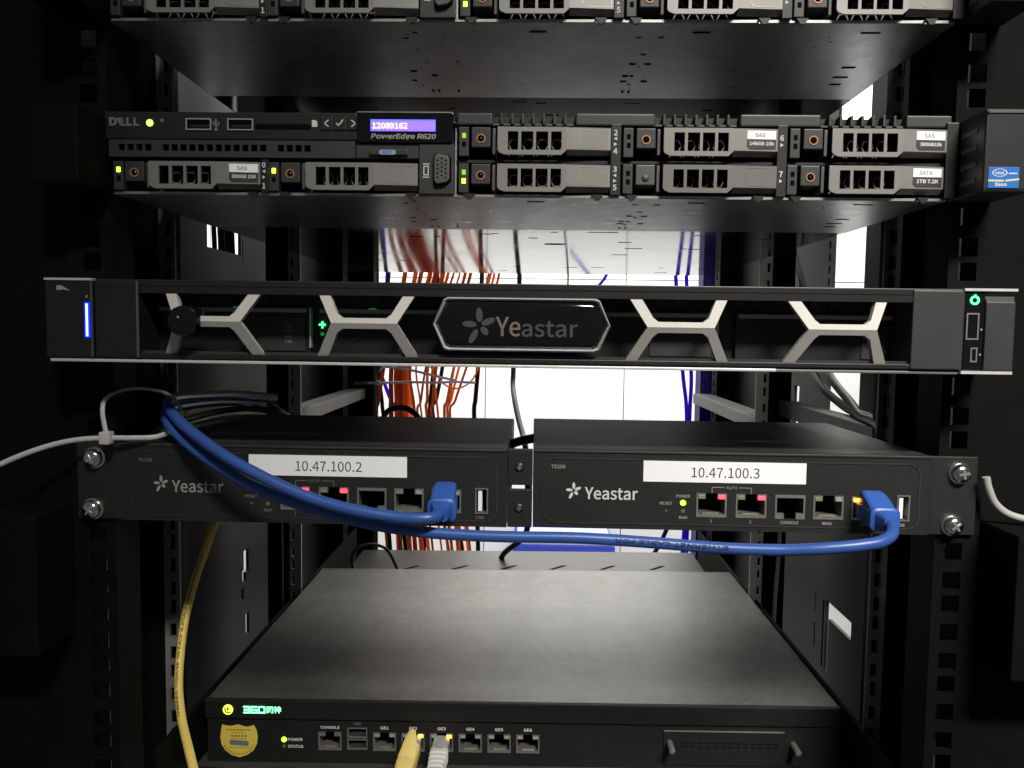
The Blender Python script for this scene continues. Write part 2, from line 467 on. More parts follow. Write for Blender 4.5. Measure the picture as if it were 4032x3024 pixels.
# side panels with the openings through which the bright room shows
lp = MB(); plate_yz(lp, (123, 930, ZB, ZT), [(290, 372, 157, 215), (368, 378, -178, -166), (372, 386, -170, -146), (364, 372, -196, -184), (376, 386, -236, -214), (478, 483, -207, -92), (376, 379, 155, 172)], -293, -290)
lp.build('side_panel', 'panel_dark', rack)
rp_h = [(270, 344, 4, 330), (484, 500, -245, -125), (352, 355, -225, -200), (353, 355, -190, -170), (425, 440, -60, 30)]
for q in range(9): rp_h.append((350, 354, 180 - 12 * q, 187 - 12 * q))
rp_h += [(266, 326, -184, -168), (318, 326, -236, -184), (330, 334, -236, -170)]
rp = MB(); plate_yz(rp, (123, 930, ZB, ZT), rp_h, 290, 293)
rp.build('side_panel', 'panel_dark', rack)
# slanted bracing bars behind the upper left opening
for q, (ya, yb) in enumerate(((319, 324), (335, 342), (354, 365))):
    MB().sheet([(-296, ya, 215), (-296, yb, 215), (-296, yb + 6 - 4 * q, 155), (-296, ya + 6 - 4 * q, 155)], 0.1).build('brace_bar', 'rack', rack) if 0 else \
        MB().tube([(-298, (ya + yb) / 2, 218), (-298, (ya + yb) / 2 + 5, 154)], (yb - ya) / 2, n=6, smooth=False).build('brace_bar', 'rack', rack)
# vertical cable trays at the rear posts, the right one's violet glow painted in
MB().box(-259.4, -222, 700, 735, ZB, ZT).build('cable_tray', 'rack', rack)
vt = MB().box(243, 259.4, 700, 735, ZB, ZT).build('cable_tray', 'tray_violet_glow', rack, bevel=1)
vt['label'] = 'vertical cable tray with punched tabs, violet from a painted-in glow'
m = MB()
for q in range(26):
    zc = 200 - 15 * q
    m.box(247, 247.8, 699, 699.8, zc, zc + 9); m.box(247.8, 252, 699, 699.8, zc, zc + .8); m.box(252, 252.8, 699, 699.8, zc, zc + 9)
m.build('tray_tabs', 'print_dim', vt)

# ------------------------------------------------------------------ rack servers with small drive carriers
def usb_h(x0, x1, z0, z1, y, root, name='usb_port', vertical=False, tongue='void'):
    p = MB().frame(x0, x1, z0, z1, 0.7, y - 0.5, y + 9).build(name, 'port_metal', root)
    MB().box(x0 + .7, x1 - .7, y + 7, y + 8.5, z0 + .7, z1 - .7).build('socket_back', 'void', p)
    if vertical: MB().box(x0 + 1.6, x0 + 3.6, y + 0.4, y + 7, z0 + 1.4, z1 - 1.4).build('contact_tongue', tongue, p)
    else: MB().box(x0 + 1.6, x1 - 1.6, y + 1.5, y + 7, z0 + 2.6, z0 + 4.0).build('contact_tongue', tongue, p)
    return p

HEX = None
def carrier(root, x0, z0, dz, blank=False, leds=(), lab=None, ring=True):
    """one hot swap drive carrier; x0, z0 lower left corner"""
    z0 += dz; Y = -8
    cm = 'carrier_dark' if blank else 'carrier'
    c = MB().box(x0 + 0.2, x0 + 5.3, Y, 10, z0 + .6, z0 + 15.4).build('drive_carrier', 'plastic_mid', root, bevel=0.35)
    # two indicator windows
    for j, zc in enumerate((11.0, 6.6)):
        em = leds[j] if j < len(leds) and leds[j] else 'void'
        MB().box(x0 + 1.9, x0 + 3.9, Y - 0.25, Y + 1, z0 + zc - 1.3, z0 + zc + 1.3).build('indicator_light', em, c, bevel=0.2)
    # release button
    bt = MB().box(x0 + 6.8, x0 + 16.6, Y - 0.6, 8, z0 + 5.0, z0 + 15.2).build('release_button', 'plastic_grey' if blank else 'plastic_mid', c, bevel=0.5)
    if blank: MB().lathe(x0 + 11.8, z0 + 8.6, [(2.1, Y - 0.5), (1.9, Y - 1.0), (1.2, Y - 1.5), (0.0, Y - 1.7)], 18).build('button_dimple', 'plastic_grey', c, smooth=True)
    elif ring:
        MB().ringp(x0 + 11.7, z0 + 9.4, 2.35, 1.75, Y - 1.0, Y - 0.4, 20).build('button_ring', 'ring', c)
        MB().lathe(x0 + 11.7, z0 + 9.4, [(1.74, Y - 0.75), (1.2, Y - 0.3 - 0.4), (0.6, Y - 1.15), (0.0, Y - 1.3)], 16).build('button_lens', 'gloss', c, smooth=True)
    MB().box(x0 + 17.6, x0 + 19.2, Y + .5, 9, z0 + 1.8, z0 + 15.0).build('latch_bar', 'plastic_grey', c, bevel=0.3)
    # handle frame with four windows
    ys, yf = Y - 3.2, Y - 1.9
    win = [(25.7, 31.0), (32.5, 38.7), (40.1, 46.3), (47.8, 53.2)]
    m = MB()
    m.prism([(x0 + 20.4, z0 + 14.9), (x0 + 20.4, z0 + 3.4), (x0 + 21.2, z0 + 2.0), (x0 + 23.9, z0 + 0.9), (x0 + 25.7, z0 + 0.9), (x0 + 25.7, z0 + 14.9)], ys, yf)
    m.box(x0 + 25.7, x0 + 53.2, ys, yf, z0 + 0.9, z0 + 3.3); m.box(x0 + 25.7, x0 + 53.2, ys, yf, z0 + 12.6, z0 + 14.9)
    for a, b in zip(win, win[1:]): m.box(x0 + a[1], x0 + b[0], ys, yf, z0 + 3.3, z0 + 12.6)
    m.prism([(x0 + 53.2, z0 + 0.9), (x0 + 55.9, z0 + 3.4), (x0 + 55.9, z0 + 14.9), (x0 + 53.2, z0 + 14.9)], ys, yf)
    MB_h = m.build('carrier_handle', cm, c)
    # left cheek bevel and grip plate sloping back
    m = MB().sheet([(x0 + 55.9, ys + .05, z0 + 3.7), (x0 + 78.4, ys + 1.6, z0 + 3.7), (x0 + 78.4, ys + 1.6, z0 + 14.5), (x0 + 55.9, ys + .05, z0 + 14.5)], 3)
    m.add([(x0 + 55.9, ys + .05, z0 + 3.7), (x0 + 78.4, ys + 1.6, z0 + 3.7), (x0 + 78.4, ys + 5.5, z0 + 1.4), (x0 + 55.9, ys + 4.0, z0 + 1.2)], [(0, 3, 2, 1)])
    m.sheet([(x0 + 55.9, ys + .05, z0 + 14.5), (x0 + 78.4, ys + 1.6, z0 + 14.5), (x0 + 78.4, ys + 2.4, z0 + 15.1), (x0 + 55.9, ys + 0.9, z0 + 15.1)], 2)
    MB_g = m.build('grip_plate', cm, c)
    # label field: shallow frame line
    def gy(x): return ys + 1.55 * (x - 55.9) / 22.5
    fx0, fx1 = 62.6, 77.4
    if lab:
        t1, t2 = lab
        MB().sheet([(x0 + fx0, gy(fx0) - .15, z0 + 9.6), (x0 + fx1, gy(fx1) - .15, z0 + 9.6), (x0 + fx1, gy(fx1) - .15, z0 + 13.9), (x0 + fx0, gy(fx0) - .15, z0 + 13.9)], .1).build('drive_label', 'paper', c)
        MB().sheet([(x0 + fx0, gy(fx0) - .12, z0 + 6.0), (x0 + fx0 + 1.6, gy(fx0) - .12, z0 + 4.6), (x0 + fx1, gy(fx1) - .12, z0 + 4.6), (x0 + fx1, gy(fx1) - .12, z0 + 9.6), (x0 + fx0, gy(fx0) - .12, z0 + 9.6)], .08).build('drive_label', 'plastic_mid', c)
        text(t1, x0 + 69.2, z0 + 11.7, 0, ycurve=lambda q: gy(q - x0) - .16, h=2.0, wd=1.75 * len(t1), m='print_grey', parent=c, bold=0.02)
        text(t2, x0 + 70.2, z0 + 7.5, 0, ycurve=lambda q: gy(q - x0) - .13, h=1.9, wd=min(13.2, 1.42 * len(t2)), m='print_white', parent=c, bold=0.03)
    else:
        m = MB().stroke([(x0 + fx0, z0 + 13.6), (x0 + fx0, z0 + 6.0), (x0 + fx0 + 1.5, z0 + 4.6), (x0 + fx1, z0 + 4.6), (x0 + fx1, z0 + 13.6), (x0 + fx0, z0 + 13.6)], 0.22, 0, 0.1)
        m.v = [(p[0], gy(p[0] - x0) - 0.12 + p[1], p[2]) for p in m.v]
        m.build('label_outline', 'pan_lip' if not blank else 'carrier', c)
    # honeycomb behind the windows
    m = MB()
    for q in range(4):
        xc = x0 + win[q][0] + 3 + (0.6 if q else 0)
        m.stroke([(xc - 3, z0 + 3.3), (xc - 1.6, z0 + 6.2), (xc + 1.6, z0 + 6.2), (xc + 3, z0 + 3.3)], 0.55, 3, 3.6)
        m.stroke([(xc - 1.6, z0 + 6.2), (xc - 3, z0 + 9), (xc - 1.6, z0 + 11.8), (xc + 1.6, z0 + 11.8), (xc + 3, z0 + 9), (xc + 1.6, z0 + 6.2)], 0.55, 3, 3.6)
    m.build('honeycomb_vent', 'rack_dim' if not blank else 'plastic_grey', c)
    return c

def tri(mb, cx, cz, s, d, y0, y1): return mb.prism([(cx - d * s * .5, cz + s * .62), (cx - d * s * .5, cz - s * .62), (cx + d * s * .6, cz)], y0, y1)

def drive_server(dz, label, top=False):
    root = thing('rack_server', (0, 260, 154.5 + dz), label, 'server')
    Z0, Z1 = 154.5 + dz, 197.0 + dz
    # sheet-metal case, open where the bays are
    MB().box(-217, 217, 14, 545, Z0 + 1.2, Z1).build('case', 'case_steel', root)
    # front floor sheet with bright folded lip
    MB().box(-217, 217, -5, 126, Z0 - 0.2, Z0 + 0.9).build('floor_sheet', 'pan_front', root)
    lip = MB()
    nt = sorted([-142, -125, -59, -28.5, 37.8, 55.6, 120.5, 139.5, 204])
    xa = -216
    for nx in nt + [216]:
        lip.box(xa, nx - 2.2, -6.3, -5.05, Z0 - 0.25, Z0 + 1.1); xa = nx + 2.2
    lip.build('front_lip', 'pan_lip', root)
    for nx in nt:
        MB().prism([(nx - 3, Z0 + 1.2), (nx + 3, Z0 + 1.2), (nx + 1.2, Z0 - 1.6), (nx - 0.8, Z0 - 1.8)], -8.6, -6.5).build('latch_hook', 'plastic', root)
    MB().box(-216.6, 216.6, 127.2, 545, Z0, Z0 + 0.9).build('floor_pan', 'pan_rear', root)
    # punched slots and pips under the floor sheet
    m = MB()
    for (sx, sy, sw, sl) in ((5.8, 6, 9, 2.2), (92, 6, 9, 2.2), (180, 6, 10, 2.2), (-60, 8, 3, 1.6), (-66, 16, 2.6, 1.6), (60, 14, 3, 1.6), (72, 14, 3, 1.6), (66, 40, 3, 2), (62, 56, 3.6, 2.4), (71, 56, 3.6, 2.4), (60, 78, 3.4, 2.8), (64, 78, 2.4, 2.8), (60, 88, 3.8, 3.4), (73, 88, 3.8, 3.4), (62, 108, 1.4, 6), (66, 108, 1.4, 6), (-70, 70, 4, 3), (-58, 78, 3.8, 3.4), (-72, 88, 3, 3), (-63, 108, 1.4, 6), (-59, 108, 1.4, 6), (-46, 108, 1.4, 6), (190, 60, 8, 3), (192, 78, 9, 3), (194, 92, 7, 3)):
        m.box(sx - sw / 2, sx + sw / 2, sy, sy + sl, Z0 - 0.35, Z0 - 0.21)
    m.build('punched_slots', 'void', root)['kind'] = 'stuff'
    m = MB()
    for (sx, sy, r) in ((-64, 12, .9), (-45, 12, .9), (-62, 34, .9), (-60, 58, .9), (-45, 100, .8), (-153, 22, 1), (-150, 34, 1), (-146, 48, .9), (66, 62, 1.2), (146, 30, .9), (143, 58, .9), (133, 100, .9), (64, 96, 1.4), (-68, 100, 1.2), (161, 14, .9), (164, 20, .9), (158, 28, .9)):
        m.add([(sx + r * math.cos(q * 1.047), sy + r * math.sin(q * 1.047), Z0 - 0.22) for q in range(6)] + [(sx, sy, Z0 - 0.75)], [(q, (q + 1) % 6, 6) for q in range(6)])
    m.build('pressed_pips', 'pan_lip', root)['kind'] = 'stuff'
    m = MB()
    for i in range(34):
        sx = random.uniform(-190, 190); sy = random.choice((136, 150, 172, 200, 240, 300, 380, 440, 500)) + random.uniform(-4, 4); sw = random.choice((5, 7, 10, 14))
        m.box(sx - sw / 2, sx + sw / 2, sy, sy + random.choice((1.5, 2.5)), Z0 - 0.15, Z0 - 0.02)
    m.disc(22, 0, 1, 0, 1, 3); m.v = m.v[:-6]; m.f = m.f[:-5]
    m.add([(22 + 9 * math.cos(q * .3927), 215 + 5 * math.sin(q * .3927), Z0 - 0.14) for q in range(16)], [tuple(range(16))])
    m.build('pan_slots', 'void', root)['kind'] = 'stuff'
    # bay cavities
    MB().box(-217, 217, 12, 13.9, Z0 + 1, Z1 - .5).build('bay_backplane', 'void', root)
    MB().box(-35.6, 217, -5, 11, 172.0 + dz, 173.6 + dz).build('bay_divider', 'plastic', root)
    for xd in (-36.0, 44.0 + 3, 131.2): MB().box(xd - .4, xd + .4, -4, 11, Z0 + 1, 190 + dz).build('bay_wall', 'pan_front', root)
    # carriers
    if not top:
        carrier(root, -215.9, 155.6, dz, leds=('led_lime', None), lab=('SAS', '300GB 10K'))
        carrier(root, -133.7, 155.6, dz, leds=('led_lime', None))
        carrier(root, -34.4, 174.3, dz, leds=('led_lime_dim', None))
        carrier(root, -34.4, 155.6, dz, leds=('led_lime_dim', 'led_lime'))
        carrier(root, 50.5, 174.3, dz, lab=('SAS', '146GB 10k'))
        carrier(root, 50.5, 155.8, dz, blank=True)
        carrier(root, 135.5, 174.5, dz, lab=('SAS', '300GB10k'))
        carrier(root, 134.6, 156.0, dz, lab=('SATA', '1TB 7.2K'))
    else:
        for (xx, ld) in ((-215.9, ()), (-133.7, ()), (-34.4, (None, 'led_lime')), (50.5, ()), (135.0, ())):
            carrier(root, xx, 155.8, dz, leds=ld)
            if xx > -50: carrier(root, xx, 174.4, dz)
    # number strips
    for (x0, x1, items) in ((44.2, 49.4, (('2', 187.0), ('<', 184.0), ('>', 181.2), ('4', 177.7), ('3', 168.6), ('<', 165.4), ('>', 162.6), ('5', 159.3))), (128.9, 134.0, (('6', 184.8), ('>', 181.3), ('7', 166.7), ('>', 163.2))), (-137.3, -133.4, (('0', 169.3), ('<', 166.0), ('>', 163.0), ('1', 158.6)))):
        s = MB().box(x0, x1, -9.2, 8, Z0 + 0.8, 191.3 + dz if x0 > 0 else 172 + dz).build('number_strip', 'plastic', root, bevel=.3)
        for ch, zc in items:
            xc = (x0 + x1) / 2 - .3
            if ch in '<>': tri(MB(), xc, zc + dz, 1.5, 1 if ch == '>' else -1, -9.28, -9.22).build('arrow_mark', 'print_white', s)
            else: text(ch, xc, zc + dz, -9.22, h=2.9, m='print_white', parent=s, bold=.02)
    MB().box(213.9, 220.0, -9.5, 12, Z0 + .6, 193.2 + dz).build('end_block', 'plastic', root, bevel=.6)
    # top rail with ribbed sections
    for (xa, xb) in ((-35, -17), (26, 66.6), (110.2, 151), (194.3, 217)):
        MB().box(xa, xb, -7.6, 10, 190.9 + dz, 197 + dz).build('top_rail', 'plastic_mid', root, bevel=.8)
    for xa in (-17, 66.6, 151):
        MB().box(xa + .02, xa + 43.3, -2.5, 10, 191.6 + dz, 196.2 + dz).build('rail_recess', 'plastic', root)
        for q in range(7):
            MB().box(xa + 4.2 + 5.45 * q, xa + 5.5 + 5.45 * q, -7.4, -2.6, 191.4 + dz, 196.8 + dz).build('rail_rib', 'plastic_mid', root, bevel=.3)
        for q in range(8):
            MB().box(xa + .6 + 5.45 * q, xa + 3.8 + 5.45 * q, -6.6, -2.6, 191.0 + dz, 191.8 + dz).build('rail_tooth', 'plastic_grey', root)
    # control panel on the left
    cp = MB().box(-219, -87, -9, 10, 182.2 + dz, 196.2 + dz).build('control_panel', 'plastic', root, bevel=.6)
    text('D', -214.8, 191.0 + dz, -9.02, h=4.4, wd=4.2, m='print_dim', parent=cp, bold=.05)
    e = text('E', -210.4, 190.9 + dz, -9.02, h=4.0, wd=3.4, m='print_dim', parent=cp, bold=.05, shear=-.5)
    text('L', -206.3, 191.0 + dz, -9.02, h=4.4, wd=3.0, m='print_dim', parent=cp, bold=.05)
    text('L', -202.6, 191.0 + dz, -9.02, h=4.4, wd=3.0, m='print_dim', parent=cp, bold=.05)
    MB().disc(-195.4, 190.4 + dz, 1.75, -9.3, -9).build('power_light', 'led_power' if not top else 'led_off_green', cp)
    MB().disc(-189.0, 191.7 + dz, .9, -9.2, -9, 12).build('identify_button', 'print_dim', cp)
    for (xa, xb) in ((-176.3, -163.0), (-154.5, -141.0)):
        u = MB().frame(xa, xb, 186.8 + dz, 192.8 + dz, .6, -9.7, -9.02).build('usb_port', 'print_grey', cp)
        MB().box(xa + .6, xb - .6, -9.2, -9.03, 187.4 + dz, 192.2 + dz).build('socket_back', 'void', u)
        MB().box(xa + 2, xb - 1, -9.5, -9.21, 188.2 + dz, 189.5 + dz).build('contact_tongue', 'plastic', u)
    m = MB().stroke([(-160.6, 187.4 + dz), (-160.6, 192.6 + dz)], .5, -9.15, -9.02); m.stroke([(-160.6, 188.6 + dz), (-159.2, 190 + dz), (-159.2, 191 + dz)], .45, -9.15, -9.02)
    m.stroke([(-160.6, 189.2 + dz), (-162, 190.4 + dz), (-162, 191.4 + dz)], .45, -9.15, -9.02); m.disc(-160.6, 187.3 + dz, .7, -9.15, -9.02, 10); m.build('port_symbol', 'print_grey', cp)
    MB().box(-140, -111, -9.3, -9.02, 187.6 + dz, 190.2 + dz).build('card_slot', 'void', cp)
    MB().prism([(-110.4, 192.3 + dz), (-110.4, 188.9 + dz), (-107.6, 188.9 + dz), (-107.6, 191.5 + dz), (-108.4, 192.3 + dz)], -9.15, -9.02).build('card_symbol', 'print_white', cp)
    for xb in (-102.7, -95.7, -88.6):
        MB().box(xb - 3.2, xb + 3.2, -9.7, -9.02, 187.2 + dz, 194.0 + dz).build('menu_button', 'plastic', cp, bevel=.4)
    MB().stroke([(-101.7, 192.2 + dz), (-103.7, 190.6 + dz), (-101.7, 189.0 + dz)], .55, -9.8, -9.71).build('arrow_mark', 'print_white', cp)
    MB().stroke([(-97.4, 190.6 + dz), (-96.4, 189.4 + dz), (-94.2, 192.4 + dz)], .6, -9.8, -9.71).build('tick_mark', 'print_white', cp)
    MB().stroke([(-89.6, 192.2 + dz), (-87.6, 190.6 + dz), (-89.6, 189.0 + dz)], .55, -9.8, -9.71).build('arrow_mark', 'print_white', cp)
    # display
    dp = MB().box(-86.8, -37, -10.5, 10, 181.0 + dz, 196 + dz).build('display_panel', 'gloss', root, bevel=.5)
    MB().box(-79.6, -46, -10.75, -10.52, 186.6 + dz, 192.5 + dz).build('lcd_surround', 'lcd_edge' if not top else 'void', dp)
    MB().box(-79.0, -46.2, -10.85, -10.76, 186.8 + dz, 191.6 + dz).build('lcd_screen', 'lcd' if not top else 'void', dp)
    if not top:
        text('12089162', -69.5, 189.3 + dz, -10.86, h=3.1, wd=18.2, m='lcd_text', parent=dp, bold=.03)
        text('PowerEdge R620', -62.5, 183.8 + dz, -10.52, h=3.6, wd=33.4, m='print_grey', parent=dp, bold=.03, shear=.2)
    MB().box(-86.6, -37.2, -10.6, -9, 196.05 + dz, 196.5 + dz).build('display_edge', 'pan_lip', dp)
    # vent panel
    vp = MB(); hs = []
    for q in range(22):
        if q in (4, 17): continue
        xa = -212.6 + 4.62 * q if 0 else -212.4 + 4.66 * q
        hs.append((xa, xa + 3.3, 176.3 + dz, 179.7 + dz))
    plate_xz(vp, (-217.5, -88.0, 173.2 + dz, 181.9 + dz), hs, -8.6, -7)
    vpo = vp.build('vent_panel', 'plastic_mid', root)
    MB().box(-217.3, -88.2, -3, 0, 173.4 + dz, 181.7 + dz).build('vent_back', 'void', vpo)
    # tag tab and graphics socket block
    tb = MB().box(-87.5, -55, -8.8, 8, 173.2 + dz, 180.8 + dz).build('tag_tray', 'plastic_mid', root, bevel=.4)
    MB().box(-80.4, -60.3, -10.4, -8.85, 174.7 + dz, 177.6 + dz).build('tag_tab', 'plastic_mid', tb, bevel=.4)
    pl = [(-75.2 + 1.25 + 6.4 * 0, 0)]
    n = 10; pp = []
    for q in range(n + 1): a = math.pi / 2 + math.pi * q / n; pp.append((-74.0 + 1.25 * math.cos(a), 176.0 + dz + 1.25 * math.sin(a)))
    for q in range(n + 1): a = -math.pi / 2 + math.pi * q / n; pp.append((-67.6 + 1.25 * math.cos(a), 176.0 + dz + 1.25 * math.sin(a)))
    MB().prism(pp, -10.55, -10.42).build('tag_mark', 'est_blue', tb)
    text('EST', -70.8, 176.0 + dz, -10.56, h=1.7, wd=4.4, m='plastic_grey', parent=tb)
    vb = MB().box(-54.6, -36.6, -9.4, 8, Z0 + .6, 180.7 + dz).build('socket_block', 'plastic_mid', root, bevel=.4)
    vg = MB().prism([(-47.2, 174.2 + dz), (-45.8, 176 + dz), (-39.6, 175.0 + dz), (-37.8, 173.4 + dz), (-37.8, 161.6 + dz), (-39.6, 160.0 + dz), (-45.8, 158.9 + dz), (-47.2, 160.7 + dz)], -9.8, -9.42).build('graphics_socket', 'void', vb)
    sh = MB().prism([(-46.4, 173.6 + dz), (-45.0, 175.2 + dz), (-40.0, 174.2 + dz), (-38.6, 172.8 + dz), (-38.6, 162.2 + dz), (-40.0, 160.8 + dz), (-45.0, 159.8 + dz), (-46.4, 161.4 + dz)], -12.6, -9.82).build('graphics_shell', 'plastic_grey', vb, bevel=.5)
    m = MB()
    for cx_, ofs in ((-44.6, 0), (-42.5, .95), (-40.4, 0)):
        for q in range(5): m.disc(cx_, 163.0 + 2.15 * q + ofs + dz, .52, -12.72, -12.62, 8)
    m.build('pin_holes', 'void', vb)
    m = MB().frame(-52.3, -49.5, 164.6 + dz, 169.4 + dz, .5, -9.55, -9.42); m.box(-52.6, -49.2, -9.55, -9.42, 170.1 + dz, 170.6 + dz); m.box(-52.6, -49.2, -9.55, -9.42, 163.4 + dz, 163.9 + dz)
    m.build('screen_symbol', 'print_white', vb)
    for sd in (-1, 1):
        xa, xb = sorted((sd * 217.4, sd * 221.8))
        MB().box(xa, xb, 30, 545, Z0 + 3, Z0 + 34).build('slide_rail', 'rack', root)
        xa, xb = sorted((sd * 217.2, sd * 218.2))
        MB().box(xa, xb, 30, 545, Z0 + 1.2, Z0 + 2.9).build('rail_edge', 'pan_lip', root)
    # mounting ears
    le = MB().box(-243, -219.6, -33, -0.5, Z0, 193.8 + dz).build('mounting_ear', 'rack', root, bevel=1.5)  # blacker than the right ear: shade of the left side put into colour
    re = MB().box(220.4, 243, -33, -0.5, Z0, 193.8 + dz).build('mounting_ear', 'plastic', root, bevel=1.5)
    MB().box(221, 242.5, -33.6, -33.05, 191.6 + dz, 193.2 + dz).build('ear_ridge', 'plastic_grey', re)
    m = MB()
    for q in range(4): m.box(220.05, 221.4, -26, -12, 160 + 8 * q + dz, 162.4 + 8 * q + dz)
    m.build('latch_clips', 'plastic_grey', re)
    st = MB().box(222.3, 236.8, -33.35, -33.02, 156.3 + dz, 166.2 + dz).build('badge_sticker', 'sticker_blue', re, bevel=.12)
    MB().ringp(0, 0, 1, .86, -33.45, -33.37, 24); m = MB().ringp(0, 0, 1, .85, -33.45, -33.37, 24); m.v = [(227.6 + p[0] * 3.6, p[1], 163.5 + dz + p[2] * 1.9) for p in m.v]; m.build('badge_oval', 'print_white', re)
    text('intel', 227.6, 163.5 + dz, -33.37, h=1.7, wd=4.2, m='print_white', parent=re, bold=.02)
    MB().box(231.8, 235.8, -33.43, -33.37, 162.9 + dz, 163.5 + dz).build('badge_rule', 'print_white', re)
    MB().stroke([(222.5, 159.8 + dz), (230, 159.7 + dz), (236.6, 160.5 + dz)], .8, -33.43, -33.37).build('badge_band', 'sticker_band', re)
    text('Xeon', 228.2, 158.0 + dz, -33.37, h=1.7, wd=5.6, m='print_white', parent=re, bold=.03)
    return root

drive_server(0, 'rack server with lit purple number display and two rows of grey drive carriers')
drive_server(88.9, 'topmost rack server, only the lower edge of its drive carriers in view', top=True)

# ------------------------------------------------------------------ server with the hexagonal silver bezel
yb = thing('rack_server', (0, 220, 67.0), 'rack server behind black bezel with silver crossed struts and glossy centre badge', 'server')
MB().box(-217, 217, 1, 480, 67.6, 108.2).build('case', 'case_steel', yb)
MB().box(-216, 216, -3, 0.9, 68.2, 107.6).build('drive_bay_face', 'plastic', yb)
# drive carriers behind the bezel
for q, xa in enumerate((-213, -109, 0.8, 110.6)):
    c = MB().box(xa + .8, xa + 101, -6.5, -3.1, 71, 96.4).build('drive_carrier', 'plastic', yb, bevel=.6)
    MB().box(xa + 2, xa + 99, -7.4, -6.55, 93.0, 95.2).build('carrier_latch', 'trim', c, bevel=.3)
    MB().box(xa + 66, xa + 98, -7.2, -6.55, 72.6, 91).build('carrier_grip', 'plastic_mid', c, bevel=.4)
    MB().ringp(xa + 20, 81.4, 2.3, 1.9, -6.9, -6.6, 18).build('release_ring', 'plastic_grey', c)
    MB().box(xa + 100.6, xa + 101.4, -8.0, -3.1, 74.6, 95.6).build('carrier_edge', 'silver' if q in (0, 2) else 'plastic_grey', c)
    if q == 0:
        for j, s in enumerate(('1TB', 'SATA', '6Gb', '7.2K')): text(s, -123.8, 85.6 - 2.6 * j, -7.22, h=1.5, m='print_grey', parent=c, bold=.01)
m = MB()
for q in range(42): m.box(-210 + 10 * q, -205 + 10 * q, -5.5, -3.2, 99.2, 103.2)
m.build('vent_teeth', 'plastic_mid', yb)
m = MB().box(-109.8, -106.4, -7.6, -7.4, 86.3, 87.2); m.box(-108.5, -107.6, -7.61, -7.41, 85.0, 88.5)
m.v = [(p[0] + 2.4, p[1], p[2]) for p in m.v]
m.build('status_light', 'led_green', yb)
MB().disc(-105.7, 81.9, 1.0, -7.6, -7.2, 14).build('activity_light', 'led_green_dim', yb)
MB().box(-153, -149.4, -7.9, -7.45, 95.3, 95.7).build('glow_strip', 'led_green_dim', yb)
MB().box(-81, -77, -7.9, -7.45, 95.3, 95.7).build('glow_strip', 'led_green_dim', yb)
# bezel frame
bz = MB(); bz.box(-214.6, 216, -30, -8, 104.8, 108.2).box(-214.6, 216, -30, -8, 68.6, 71.2)
bezel = bz.build('bezel_frame', 'plastic', yb, bevel=.5)
MB().box(-192, 190.8, -30.4, -24, 101.4, 104.75).build('bezel_ledge', 'plastic', bezel)
MB().box(-192, 190.8, -28, -22, 71.25, 72.4).build('bezel_ledge', 'plastic_mid', bezel)
MB().box(-214.4, -192.2, -31, -8.5, 68.7, 107.6).build('bezel_end', 'plastic', bezel, bevel=.8)
MB().box(190.9, 215.8, -31, -8.5, 68.7, 107.6).build('bezel_end', 'plastic_mid', bezel, bevel=.8)
MB().box(-193.0, -191.9, -31.6, -31.05, 69, 107).build('bezel_seam', 'plastic_grey', bezel)
MB().box(-238, 126, -30.5, -6, 66.5, 68.0).build('lower_rim', 'silver', yb, bevel=.4)
MB().box(126.1, 214.8, -29.5, -6, 66.4, 67.8).build('lower_rim', 'carrier_dark', yb, bevel=.4)
# crossed struts: ridge at mid height stands proud, so the upper faces look up and the lower ones down
def cross(pts, name='cross_strut'):
    (tl0, tl1, tr0, tr1, ml, mr, bl0, bl1, br0, br1, il, ir) = pts
    zt, zm, zb_, hi, lo = 105.3, 87.6, 69.8, 90.2, 84.9
    yr, ye = -37.4, -28.0
    def yy(z): return yr + (ye - yr) * abs(z - zm) / (zt - zm)
    m = MB()
    up = [(tl0, zt), (tl1, zt), (il - 1.0, hi + 2.0), (il + 1.6, hi), (ir - 1.6, hi), (ir + 1.0, hi + 2.0), (tr0, zt), (tr1, zt), (mr, zm), (ml, zm)]
    dn = [(bl0, zb_), (bl1, zb_), (il - 1.0, lo - 2.0), (il + 1.6, lo), (ir - 1.6, lo), (ir + 1.0, lo - 2.0), (br0, zb_), (br1, zb_), (mr, zm), (ml, zm)]
    xx = lambda p: 6 + (p[0] - 6) * (423.4 + yy(p[1])) / 393.4      # outline was measured on the plane y = -30
    m.sheet([(xx(p), yy(p[1]), p[1]) for p in up], 3.5)
    m.sheet([(xx(p), yy(p[1]), p[1]) for p in dn], 3.5)
    o = m.build(name, 'trim', bezel)
    return o
L2 = (-102.7, -97.0, -56.8, -50.9, -95.3, -62.3, -102.6, -97.1, -56.6, -50.8, -91.2, -66.0)
def mir(p): return tuple(-p[i] for i in (3, 2, 1, 0, 5, 4, 9, 8, 7, 6, 11, 10))
L1 = (-179.8, -174.2, -134.0, -127.8, -174.4, -141.3, -179.5, -173.8, -134.0, -128.0, -170.2, -145.0)
for p in (L1, L2, mir(L2), mir(L1)): cross(p)
# key lock
kn = MB().lathe(-165.6, 87.6, [(7.5, -27), (7.5, -40.5), (6.9, -41.6), (4.8, -42.2), (0, -42.5)], 40).build('bezel_lock', 'gloss', bezel, smooth=True)
MB().disc(-167.0, 89.4, .6, -42.6, -42.2, 10).build('lock_dot', 'print_grey', kn)
